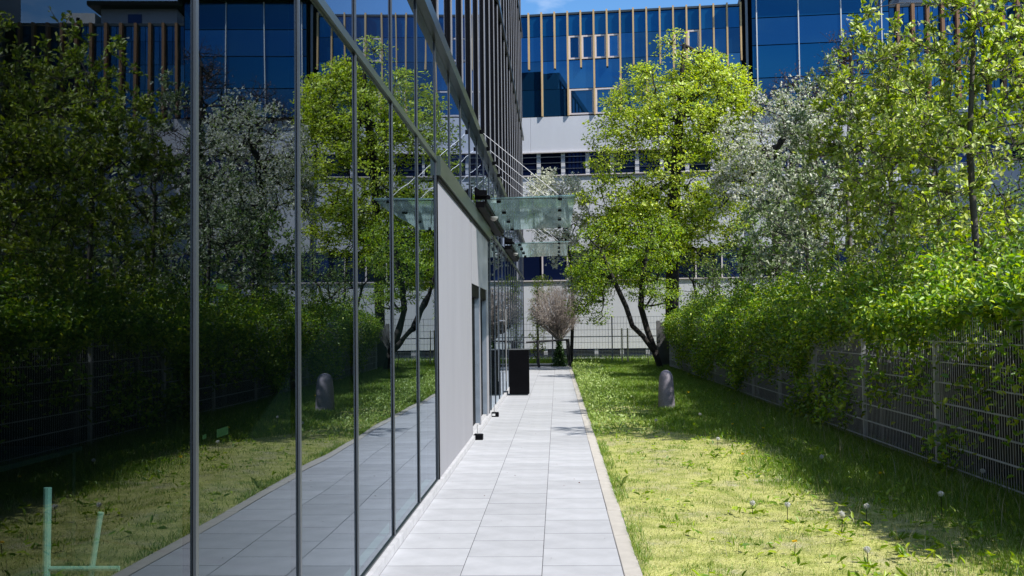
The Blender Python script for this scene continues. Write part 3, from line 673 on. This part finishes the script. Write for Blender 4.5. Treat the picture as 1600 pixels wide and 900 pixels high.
# brown twiggy trees
tree('plum_tree', 'slender brown-twigged tree with sparse reddish buds rising highest above the shrubs', 'tree', (9.7, 33.0, 0),
     [[(9.7, 33.0, -0.1), (9.75, 33.0, 3.0), (9.7, 33.0, 6.0), (9.6, 33.0, 8.5), (9.6, 33.0, 10.4)]],
     [((9.6, 33.0, 8.0), (1.7, 1.5, 2.2)), ((9.6, 33.0, 9.9), (0.9, 0.9, 1.2)), ((8.6, 33.0, 6.8), (1.2, 1.2, 1.3))],
     240, 16, 0.06, 0.55, L_PLUM, M_BARK, 0.009, 0.14, ball=0.32, gap=0.3, up=0.5, seed=7, twigs=5, group='brown-twigged trees behind the shrubs')
tree('plum_tree', 'lower brown-twigged tree with hazy reddish top beside the lime crown', 'tree', (7.9, 34.5, 0),
     [[(7.9, 34.5, -0.1), (7.9, 34.5, 3.5), (8.0, 34.5, 6.5), (8.1, 34.5, 8.6)]],
     [((8.1, 34.5, 8.3), (1.7, 1.3, 1.4)), ((8.3, 34.5, 9.2), (1.0, 0.9, 0.9))],
     150, 14, 0.06, 0.55, L_PLUM, M_BARK, 0.008, 0.12, ball=0.32, gap=0.3, up=0.5, seed=8, twigs=5, group='brown-twigged trees behind the shrubs')
# whitebeams behind the fence
L_YGREEN = leaf('yellow_green_leaves', [(0.16, 0.27, 0.02), (0.30, 0.43, 0.03), (0.46, 0.57, 0.07), (0.64, 0.70, 0.30)], 0.48, 0.06)
L_GREYG = leaf('grey_green_leaves', [(0.10, 0.17, 0.05), (0.19, 0.27, 0.10), (0.32, 0.40, 0.20), (0.58, 0.62, 0.48)], 0.42, 0.06)
def whitebeam(lab, x, y, h, rw, seed, n=150, per=26, ls=0.10, lm=L_BEAM, zb=1.6, extra=(), gap=0.5, blossom=None):
    cz = (h+zb)/2; rh = (h-zb)/2
    tree('whitebeam_tree', lab, 'tree', (x, y, 0),
         [[(x, y, -0.1), (x+0.05, y, zb*0.8), (x-0.03, y+0.03, cz), (x+0.06, y, h-0.5)]],
         [((x, y, cz-0.1*rh), (rw, rw, rh*0.85)), ((x-0.3*rw, y-0.2*rw, h-0.7*rh), (rw*0.55, rw*0.55, rh*0.6)), ((x+0.4*rw, y+0.2, h-0.55*rh), (rw*0.5, rw*0.5, rh*0.55)), *extra],
         n, per, ls, 0.58, lm, M_BARKG, 0.006, 0.045, ball=0.26, shell=0.45, gap=gap, big=True, up=0.45, seed=seed, gs=1.6, twigs=5, ontwig=True, blossom=blossom, group='whitebeams behind the fence')
whitebeam('nearest whitebeam with large pale green leaves at the right edge behind the fence', 5.2, 12.8, 5.75, 1.4, 21, 260, 42, 0.075, L_YGREEN, extra=(((4.0, 12.6, 4.8), (0.5, 0.5, 0.6)),))
whitebeam('second whitebeam from the right edge with yellow-green leaves behind the fence', 5.1, 15.5, 6.1, 1.35, 22, 240, 40, 0.08, L_YGREEN, blossom=(1, 0.04))
whitebeam('tall whitebeam with upright silvery shoots in front of the brown-twigged tree', 5.15, 18.0, 6.3, 1.25, 23, 140, 34, 0.08, L_GREYG, blossom=(2, 0.045), gap=0.6)
whitebeam('whitebeam with grey-green leaves left of the silvery one behind the fence', 5.3, 21.6, 5.4, 1.4, 24, 150, 34, 0.08, L_GREYG, blossom=(2, 0.05))
whitebeam('low whitebeam in shade right of the leaning tree behind the wall', 5.6, 25.5, 4.7, 1.4, 25, 130, 28, 0.09, lm=L_FILL)
def shrub(lab, x, y, h, rw, seed, n=120, per=36, ls=0.07, lm=L_FILL):
    tree('shrub', lab, 'shrub', (x, y, 0), [[(x, y, -0.1), (x+0.1, y, h*0.35), (x, y, h*0.7)], [(x, y, -0.1), (x-0.4*rw, y, h*0.5)], [(x, y, -0.1), (x+0.45*rw, y, h*0.5)]],
         [((x, y, h*0.55), (rw, rw, h*0.42)), ((x-0.5*rw, y, h*0.45), (rw*0.6, rw*0.6, h*0.33)), ((x+0.5*rw, y, h*0.62), (rw*0.6, rw*0.6, h*0.34))],
         n, per, ls, 0.55, lm, M_BARK, 0.006, 0.05, ball=0.3, shell=0.4, gap=0.4, seed=seed, twigs=3, group='shaded shrubs behind the whitebeams')
shrub('shaded shrub behind the far end of the concrete wall', 5.6, 31.0, 4.6, 1.7, 31)
shrub('shaded shrub behind the low whitebeam', 7.8, 28.5, 5.2, 1.8, 32)
shrub('shaded shrub behind the silvery whitebeam', 8.2, 22.0, 4.6, 1.8, 33)
shrub('shaded shrub behind the yellow-green whitebeam', 8.0, 17.0, 4.2, 1.6, 34)
shrub('shaded shrub beside the grey wing at the right', 10.5, 24.0, 4.8, 1.9, 35)
shrub('shaded shrub behind the lime trunk in front of the white wall', 6.0, 39.0, 6.2, 2.0, 39)
shrub('shaded shrub seen between the two nearest whitebeams', 8.6, 19.6, 5.6, 1.7, 37)
shrub('shaded shrub behind the nearest whitebeam at the right edge', 8.3, 15.0, 5.0, 1.6, 38)
shrub('shaded shrub below the tallest brown-twigged tree', 10.2, 30.5, 5.4, 2.0, 36)

# hedge growing over the fence
def hedge():
    rng = np.random.default_rng(41)
    root = empty('climbing_hedge', 'dense bright green hedge spilling over the wire fence along the lawn', 'hedge', (4.3, 20, 0))
    b = np.array((4.3, 20, 0))
    # woody stems
    n = 130; ys = rng.uniform(6.5, 34.5, n); P0 = np.stack([rng.uniform(3.95, 4.5, n), ys, np.full(n, -0.02)], -1)
    P1 = P0 + np.stack([rng.uniform(-0.3, 0.2, n), rng.uniform(-0.4, 0.4, n), rng.uniform(1.2, 1.9, n)], -1)
    v, f = tubes(P0-b, P1-b, np.full(n, 0.014), np.full(n, 0.007)); link('stems', np_mesh('stems', v, f, M_BARKG, True), root)
    # clumps: body top, then front drape with gaps
    C_ = []
    N = 1500
    y = 6.2 + 28.5*rng.random(N)**1.35
    top = 1.95 + 0.08*np.sin(y*0.9) + 0.06*np.sin(y*2.3+1) + 0.006*(y-8)
    q = rng.random(N)
    x = 3.80 + rng.random(N)*1.2
    z = top - 0.06 - (q**1.8)*0.62 - 0.25*((x-4.3)/0.6)**2
    C_.append(np.stack([x, y, z], -1))
    N = 1500
    y = 6.0 + 28.5*rng.random(N)**1.05
    dep = np.interp(y, [6, 9, 11, 14, 18, 22, 26, 30, 34], [0.08, 0.10, 0.28, 0.50, 0.90, 1.2, 1.4, 1.25, 0.8])*(1 + 0.35*np.sin(y*1.25+0.6) + 0.25*np.sin(y*3.3))
    dep = np.clip(dep, 0.08, 1.55)
    z = 1.72 - rng.random(N)**0.9*dep; x = 3.62 + rng.random(N)*0.22
    C_.append(np.stack([x, y, z], -1))
    # hanging trails and low clumps on the wire
    for (yc, zc, ry, rz, k) in ((9.2, 0.75, 0.4, 0.4, 11), (10.6, 1.05, 0.5, 0.35, 16), (8.0, 1.15, 0.4, 0.35, 12), (13.6, 0.62, 0.8, 0.3, 30), (15.2, 0.35, 0.8, 0.35, 40), (9.9, 0.36, 0.22, 0.25, 10),
                                (7.6, 0.35, 0.25, 0.25, 7), (11.9, 0.9, 0.3, 0.3, 10), (21, 0.8, 1.0, 0.4, 30), (18, 0.9, 0.7, 0.4, 26)):
        C_.append(np.stack([rng.uniform(3.58, 3.78, k), yc + rng.normal(size=k)*ry*0.6, np.clip(zc + rng.normal(size=k)*rz*0.6, 0.06, 1.9)], -1))
    # loose upright shoots above
    k = 300; y = 6.2 + 26*rng.random(k)**1.2
    C_.append(np.stack([rng.uniform(3.9, 4.7, k), y, 2.02 + rng.random(k)**2*0.42], -1))
    Cc = np.concatenate(C_); per = 22; n = len(Cc)*per
    P = np.repeat(Cc, per, 0) + rng.normal(size=(n, 3))*np.array([0.075, 0.13, 0.085])
    D = unit(rng.normal(size=(n, 3))*0.7 + np.array([-0.45, -0.1, 0.15]))
    v, f = leaves(P-b, D, 0.062, 0.58, big=True, rng=rng, droop=0.1, nb=np.array([-0.45, -0.3, 0.75]))
    tn = np.repeat(rng.uniform(0.5, 1.3, len(Cc)), per)
    link('foliage', np_mesh('foliage', v, f, L_HEDGE, tone=np.concatenate([tn, tn])), root)
hedge()

# globe willow with ivy round its trunk
def globe():
    rng = np.random.default_rng(51); bx, by = 0.05, 37.0
    root = empty('globe_willow', 'round bare-twigged globe tree with ivy-clad trunk at the end of the path', 'tree', (bx, by, 0))
    n = 340; c = np.array([-0.12, 0, 2.1]); R = 0.98
    d = unit(rng.normal(size=(n, 3)) + np.array([0, 0, 0.35])); d[:, 2] = np.where(d[:, 2] < -0.45, -d[:, 2], d[:, 2])
    tip = c + d*np.array([R, R*0.9, R*0.95])*rng.uniform(0.8, 1.04, n)[:, None]
    st = np.stack([rng.normal(size=n)*0.04, rng.normal(size=n)*0.04, rng.uniform(0.85, 1.35, n)], -1)
    mid = st*0.5 + tip*0.5 + np.stack([d[:, 0]*0.12, d[:, 1]*0.12, -np.abs(d[:, 0])*0.05], -1)
    P0 = np.concatenate([st, mid]); P1 = np.concatenate([mid, tip]); r0 = np.concatenate([np.full(n, .011), np.full(n, .007)]); r1 = np.concatenate([np.full(n, .007), np.full(n, .004)])
    m = n*4; i = rng.integers(0, n, m); q = mid[i] + (tip[i]-mid[i])*rng.random(m)[:, None]; e = q + unit(d[i] + rng.normal(size=(m, 3))*0.6)*rng.uniform(0.1, 0.3, m)[:, None]
    P0 = np.concatenate([P0, q]); P1 = np.concatenate([P1, e]); r0 = np.concatenate([r0, np.full(m, .0045)]); r1 = np.concatenate([r1, np.full(m, .003)])
    v, f = tubes(P0, P1, r0, r1, 4); link('twigs', np_mesh('twigs', v, f, M_TWIG, True), root)
    MB().tube([(0.03, 0, -0.05), (0.02, 0, 0.5), (0, 0, 1.25)], [0.07, 0.06, 0.05], 8).build('trunk', M_BARK, root, smooth=True)
    k = 2400; z = rng.random(k)**1.4*1.25; rr = 0.06 + 0.26*np.clip(1-z/0.9, 0.12, 1)*rng.random(k); a = rng.uniform(0, 6.28, k)
    P = np.stack([rr*np.cos(a), rr*np.sin(a), z], -1); v, f = leaves(P, rng.normal(size=(k, 3)) + np.array([0, 0, .2]), 0.07, 0.6, rng=rng)
    link('ivy', np_mesh('ivy', v, f, L_CONIF), root)
    k = 1500; i = rng.integers(0, m, k); v, f = leaves(e[i], rng.normal(size=(k, 3)), 0.035, 0.6, rng=rng); link('buds', np_mesh('buds', v, f, L_BUD), root)
globe()
tree('columnar_shrub', 'narrow green shrub growing at the far corner of the glass building', 'shrub', (-0.75, 38.6, 0),
     [[(-0.75, 38.6, 0), (-0.75, 38.6, 2.8)]], [((-0.75, 38.6, 1.6), (0.30, 0.35, 1.5)), ((-0.55, 38.6, 2.9), (0.4, 0.4, 0.5))], 90, 34, 0.06, 0.55, L_LIME, M_BARKG, 0.006, 0.04, ball=0.16, gap=0.25, seed=61)

# ------------------------------------------------------------------ wire fence, wall, far fence
XF = 3.75
fence = empty('wire_fence', 'galvanised double-rod wire fence along the right side of the lawn', 'fence', (XF, 0, 0))
posts = [3.2 + 2.4*k for k in range(14)]
post_me = MB().box(-0.02, 0.02, -0.03, 0.03, -0.05, 1.66).mesh('post', M_GALV)
for y in posts: link('post', post_me, fence, (0.045, y, 0))
bar_me = MB().tube([(0, 0.004, 0), (0, 2.392, 0)], 0.0055, 6).mesh('bar', M_GALV)
for y in posts[:-1]:
    for k in range(8):
        link('bar', bar_me, fence, (-0.008, y, 0.12 + 0.2*k + random.uniform(-.003, .003)))
        link('bar', bar_me, fence, (0.008, y, 0.12 + 0.2*k))
ys = np.arange(posts[0], posts[-1], 0.05); n = len(ys); P0 = np.stack([np.zeros(n), ys, np.full(n, 0.08)], -1); P1 = P0.copy(); P1[:, 2] = 1.655
v, f = tubes(P0, P1, np.full(n, 0.0025), np.full(n, 0.0025), 4)
o = link('upright_wires', np_mesh('upright_wires', v, f, M_GALV), fence); o['kind'] = 'stuff'

cw = empty('concrete_wall', 'weathered grey concrete panel wall behind the wire fence', 'wall', (4.12, 13.0, 0))
pm = MB().box(-0.03, 0.03, 0.07, 1.93, 0, 1.58).mesh('wall_panel', M_CONC); pp = MB().box(-0.06, 0.06, -0.066, 0.066, 0, 1.62).mesh('wall_post', M_CONC)
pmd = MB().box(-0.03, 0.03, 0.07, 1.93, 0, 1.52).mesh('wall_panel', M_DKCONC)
for k in range(-5, 12):
    link('wall_post', pp, cw, (0, 2.0*k, 0))
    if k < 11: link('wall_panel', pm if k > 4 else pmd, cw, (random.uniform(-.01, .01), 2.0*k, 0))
MB().box(-0.62, 0.0, -0.03, 0.03, 0, 1.56).build('wall_panel', M_CONC, cw, (0, 22.1, 0)); link('wall_post', pp, cw, (-0.66, 22.1, 0))

ff = empty('mesh_fence', 'thin grey mesh fence crossing in front of the far white wall', 'fence', (0, 40.4, 0))
fpost = MB().box(-0.025, 0.025, -0.025, 0.025, -0.05, 1.85).mesh('post', M_DKGALV)
for k in range(-4, 6): link('post', fpost, ff, (-0.2 + 2.36*k, 0, 0))
fbar = MB().box(0, 2.30, -0.004, 0.004, -0.006, 0.006).mesh('bar', M_DKGALV); fbar2 = MB().box(0, 2.30, -0.015, 0.015, -0.02, 0.02).mesh('bar', M_FRAME)
for k in range(-4, 5):
    for z in (0.3, 0.55, 0.8, 1.3, 1.55, 1.8): link('bar', fbar, ff, (-0.17 + 2.36*k, 0, z))
    link('bar', fbar2, ff, (-0.17 + 2.36*k, 0, 1.03))
xs = np.arange(-9.5, 11.2, 0.12); n = len(xs); P0 = np.stack([xs, np.zeros(n)+0.006, np.full(n, 0.1)], -1); P1 = P0.copy(); P1[:, 2] = 1.82
v, f = tubes(P0, P1, np.full(n, 0.0035), np.full(n, 0.0035), 4)
o = link('upright_wires', np_mesh('upright_wires', v, f, M_DKGALV), ff); o['kind'] = 'stuff'

tg = empty('timber_rail', 'black timber guard rail round the globe tree at the path end', 'railing', (-0.1, 36.5, 0))
for (x, y) in ((-0.58, -0.2), (0.55, 0.15), (-0.62, 0.95), (0.5, 1.15)):
    MB().tube([(x, y, -0.05), (x + (-0.03 if x < 0 else -0.06), y, 0.97)], 0.04, 8).build('post', M_BTIMBER, tg)
MB().tube([(-1.02, -0.25, 0.90), (0.52, 0.15, 0.98)], 0.035, 8).build('rail', M_BTIMBER, tg)
MB().tube([(-0.62, 0.95, 0.92), (0.46, 1.15, 0.95)], 0.03, 8).build('rail', M_BTIMBER, tg)
for x, lab in ((2.46, 'pale timber tree stake by the far fence, left of the pair'), (2.68, 'pale timber tree stake by the far fence, right of the pair')):
    o = MB().tube([(0, 0, -0.1), (0, 0, 1.33), (0, 0, 1.36)], [0.03, 0.028, 0.018], 8).build('timber_stake', M_STAKE, None, (x, 39.0, 0)); tag(o, lab, 'stake', 'tree stakes')

bol = MB(); prof = [(0.205, -0.02), (0.205, 0.02), (0.195, 0.25), (0.18, 0.45), (0.165, 0.56), (0.145, 0.62), (0.11, 0.665), (0.06, 0.69), (0.01, 0.698)]
bol.lathe(prof, 28); o = bol.build('stone_bollard', M_GRANITE, None, (1.93, 18.3, 0), smooth=True)
o.scale = (0.74, 0.74, 0.99); tag(o, 'round-topped speckled granite bollard standing in the grass', 'bollard')

# ------------------------------------------------------------------ grass and flowers
def blades(P, h, w, lean, m, name, rng):
    n = len(P); a = rng.uniform(0, 2*pi, n); s = np.stack([np.cos(a), np.sin(a), np.zeros(n)], -1)
    b = rng.uniform(0, 2*pi, n); ld = np.stack([np.cos(b), np.sin(b), np.zeros(n)], -1)*(lean*rng.uniform(0.2, 1.3, n)*h)[:, None]
    W_ = (s*w[:, None] if hasattr(w, '__len__') else s*w)
    mid = P + ld*0.35 + np.stack([0*h, 0*h, h*0.6], -1); tip = P + ld + np.stack([0*h, 0*h, h], -1)
    v = np.stack([P-W_, P+W_, mid+W_*0.7, mid-W_*0.7, tip], 1).reshape(-1, 3); i = np.arange(n)[:, None]*5
    f = np.concatenate([i+np.array([[0, 1, 2]]), i+np.array([[0, 2, 3]]), i+np.array([[3, 2, 4]])], 0)
    o = link(name, np_mesh(name, v, f, m)); o['kind'] = 'stuff'; return o
def fn(x, y, s=1.0, p=0.0):
    return (np.sin(x*2.3*s+p)*np.sin(y*1.7*s+p*2) + np.sin(x*5.1*s+y*2.2*s+p)*0.6 + np.sin(y*4.3*s-x*1.9*s)*0.5)/2.1
rg = np.random.default_rng(71)
def scatter(n, x0, x1, y0, y1, ypow=1.0):
    x = rg.uniform(x0, x1, n); y = y0 + (y1-y0)*rg.random(n)**ypow
    return x, y
def put(x, y): return np.stack([x, y, lawn_z(x, y)-0.004], -1)
x, y = scatter(200000, 0.5, 3.1, 5.0, 15.5, 1.25)
edge = 2.55 + 0.35*np.sin(y*1.1) - 0.13*np.maximum(y-9, 0)
keep = (rg.random(len(x)) < np.clip((edge-x)*2.2+0.5, 0.06, 1)) & (fn(x, y, 1.2, 0.5) + rg.random(len(x))*0.9 > -0.12)
x, y = x[keep], y[keep]; h = rg.uniform(0.004, 0.014, len(x))
blades(put(x, y), h, rg.uniform(0.0012, 0.003, len(x)), 0.8, L_MOSS, 'moss_turf', rg)
x, y = scatter(280000, 0.5, 3.9, 5.0, 40.4, 1.55)
edge = 2.5 + 0.35*np.sin(y*1.1) - 0.13*np.maximum(y-9, 0)
tall = np.clip((x-edge)*1.3+0.35 + 0.3*fn(x, y, 0.9, 2.0), 0.0, 1) + 0.5*(y > 19)
keep = rg.random(len(x)) < np.clip(tall + 0.10 + 0.5*(fn(x, y, 2, 1) > 0.45), 0, 1)
x, y, tall = x[keep], y[keep], tall[keep]
h = (0.028 + 0.055*np.clip(tall, 0, 1))*rg.uniform(0.5, 1.5, len(x)) * np.where(x > 3.3, 1.25, 1.0)
blades(put(x, y), h, 0.0012 + 0.00014*y*rg.uniform(0.6, 1.4, len(x)), 0.7, L_GRASS, 'grass', rg)
x = 0.494 + 0.11*rg.random(9000)**1.6; y = 5.0 + 32*rg.random(9000)**1.3; kp = fn(x*0+0.3, y, 1.5, 1) + 0.5*rg.random(len(x)) > 0.05; x, y = x[kp], y[kp]
P = put(x, y); P[:, 2] = 0.0
blades(P, rg.uniform(0.015, 0.06, len(x)), 0.0012 + 0.00012*y, 1.0, L_GRASS, 'edge_grass', rg)
x = rg.uniform(-1.1, 0.49, 60); y = 5.2 + 30*rg.random(60)**1.3
v, f = leaves(np.stack([x, y, np.full(60, 0.006)], -1), np.stack([rg.normal(size=60), rg.normal(size=60), 0.05*rg.random(60)], -1), 0.018, 0.5, rng=rg)
o = link('fallen_bits', np_mesh('fallen_bits', v, f, L_PLUM)); o['kind'] = 'stuff'
# kerb weeds
x, y = scatter(9000, 0.5, 1.35, 14, 34, 1.0); kp = rg.random(len(x)) < np.clip(1.25-(x-0.5)*1.25, 0.1, 1); x, y = x[kp], y[kp]
P = put(x, y); P[:, 2] += rg.random(len(x))*0.34*np.clip((y-13)/8, 0.2, 1)
v, f = leaves(P, rg.normal(size=P.shape) + np.array([0, 0, 0.5]), 0.055, 0.5, rng=rg)
o = link('weeds', np_mesh('weeds', v, f, L_BLOSLEAF)); o['kind'] = 'stuff'
x, y = scatter(14000, -8, 12, 40.6, 43.2); P = np.stack([x, y, np.full(len(x), -0.03)], -1)
blades(P, rg.uniform(0.05, 0.28, len(x)), rg.uniform(0.006, 0.012, len(x)), 0.6, L_GRASS, 'rough_grass', rg)
# broad-leaved herbs on the lawn (dock, clover leaves)
x, y = scatter(12000, 0.6, 3.6, 5.5, 24, 1.3); kp = fn(x, y, 2.6, 3) + 0.35*(x-2.0) + 0.3*rg.normal(size=len(x)) > 0.38; x, y = x[kp], y[kp]
P = put(x, y); P[:, 2] += 0.01 + rg.random(len(x))*0.05
v, f = leaves(P, rg.normal(size=P.shape)*np.array([1, 1, 0.4]) + np.array([0, 0, 0.5]), 0.06, 0.4, big=True, rng=rg)
o = link('lawn_herbs', np_mesh('lawn_herbs', v, f, L_DARK)); o['kind'] = 'stuff'

x, y = scatter(2600, 0.6, 3.85, 5.2, 20, 1.2); kp = rg.random(len(x)) < np.clip((x-1.6)/1.8, 0.06, 1); x, y = x[kp], y[kp]
L_STALK = leaf('dry_grass_stalks', [(0.20, 0.22, 0.07), (0.38, 0.34, 0.20), (0.50, 0.45, 0.30)], 0.25)
blades(put(x, y), rg.uniform(0.07, 0.30, len(x))*np.where(x > 3.0, 1.2, 0.7), rg.uniform(0.0012, 0.0024, len(x)), 0.45, L_STALK, 'dry_stalks', rg)
def rosette(m, n, L, rng, up=0.5, wid=0.3):
    a = np.linspace(0, 2*pi, n, endpoint=False) + rng.uniform(-.2, .2, n)
    D = np.stack([np.cos(a), np.sin(a), np.full(n, up)*rng.uniform(0.5, 1.5, n)], -1)
    return leaves(np.zeros((n, 3)), D, L, wid, big=True, rng=rng, droop=0.15)
def stem_me(h): return MB().tube([(0, 0, -0.01), (0.006, 0, h*0.6), (0.004, 0.003, h)], 0.0028, 5).mesh('stem', L_DARK)
def puff_me():
    n = 130; d = unit(rg.normal(size=(n, 3))); v, f = leaves(d*0.004, d, 0.021, 0.16, rng=rg)
    v2, f2 = leaves(d*0.0175, unit(np.cross(d, rg.normal(size=(n, 3)))), 0.009, 0.9, rng=rg)
    return np_mesh('seed_head', np.concatenate([v, v2]), np.concatenate([f, f2+len(v)]), L_PUFF)
def flower_me():
    n = 40; a = rg.uniform(0, 2*pi, n); D = np.stack([np.cos(a), np.sin(a), rg.uniform(0.05, 0.9, n)], -1)
    v, f = leaves(np.zeros((n, 3)), D, 0.020, 0.35, rng=rg); return np_mesh('flower_head', v, f, L_YELLOW)
puff, flow = puff_me(), flower_me(); sms = {h: stem_me(h) for h in (0.08, 0.13, 0.19)}
v, f = rosette(None, 6, 0.05, rg); ros = np_mesh('leaf_rosette', v, f, L_DARK)
def dandelion(x, y, h, seed, lab):
    z = float(lawn_z(np.array(x), np.array(y)))
    o = empty('dandelion', lab, 'dandelion', (x, y, z), random.uniform(0, 6),
              'dandelion seed heads in the lawn' if seed else 'yellow dandelions in the lawn')
    link('stem', sms[h], o); link('seed_head' if seed else 'flower_head', puff if seed else flow, o, (0.004, 0.003, h+0.01), (random.uniform(-.4, .4), random.uniform(-.4, .4), 0)); link('leaf_rosette', ros, o)
SH, YF = 'white dandelion seed head ', 'yellow dandelion flower '
for (x, y, h, lab) in ((2.05, 7.55, .13, 'in the sunny turf left of the bushy weed'), (2.35, 7.95, .13, 'just behind the bushy weed'), (1.75, 7.95, .13, 'furthest left of the front cluster'),
        (2.9, 7.9, .19, 'on a tall stem at the shade edge right of the cluster'), (3.45, 7.7, .19, 'nearest the wire fence, low at the right'), (3.62, 8.9, .19, 'on a tall stem close against the fence wires'),
        (1.95, 6.6, .08, 'beside the low rosette weed at the very front'), (1.55, 8.3, .08, 'beside the small dark weed'), (1.9, 12.3, .13, 'in the grass behind the sunny turf'),
        (2.7, 10.6, .13, 'in the shaded grass midway to the fence'), (1.4, 14.8, .13, 'on the shade edge nearest the kerb'), (2.2, 16.0, .13, 'in front of the granite bollard')):
    dandelion(x, y, h, True, SH + lab)
for (x, y, h, lab) in ((2.0, 11.2, .08, 'alone in the grass near the leafy weed'), (3.0, 9.7, .08, 'in the deep shade before the fence'), (1.55, 6.85, .08, 'in the sunny turf nearest the kerb'),
        (2.95, 6.5, .08, 'at the bottom right corner, the rear of two'), (3.0, 6.32, .08, 'at the bottom right corner, the front of two'), (2.4, 14.2, .13, 'leftmost of the shaded middle group'),
        (2.7, 13.6, .13, 'rightmost of the shaded middle group'), (2.9, 12.7, .08, 'low in the grass before the middle fence post'), (2.6, 20.5, .13, 'beyond the bollard in the far grass'), (3.0, 17.5, .13, 'right of the bollard near the fence')):
    dandelion(x, y, h, False, YF + lab)
def herb(x, y, n, L, up, lab):
    v, f = rosette(None, n, L, rg, up, 0.22); o = link('leafy_weed', np_mesh('leafy_weed', v, f, L_BLOSLEAF if up > 1 else L_DARK), None, (x, y, float(lawn_z(np.array(x), np.array(y))))); tag(o, lab, 'weed', 'leafy weeds in the lawn')
herb(0.58, 9.6, 6, 0.125, 1.6, 'upright long-leaved weed growing against the kerb')
herb(1.62, 8.6, 7, 0.07, 1.3, 'small dark leafy weed in the middle of the sunny turf')
herb(2.38, 7.3, 8, 0.08, 0.9, 'bushy leafy weed beside the seed heads in the near lawn')
herb(1.95, 6.5, 7, 0.06, 0.6, 'low dark rosette weed at the front of the lawn')
herb(1.75, 11.6, 8, 0.08, 0.9, 'leafy weed on the edge of the shaded grass')
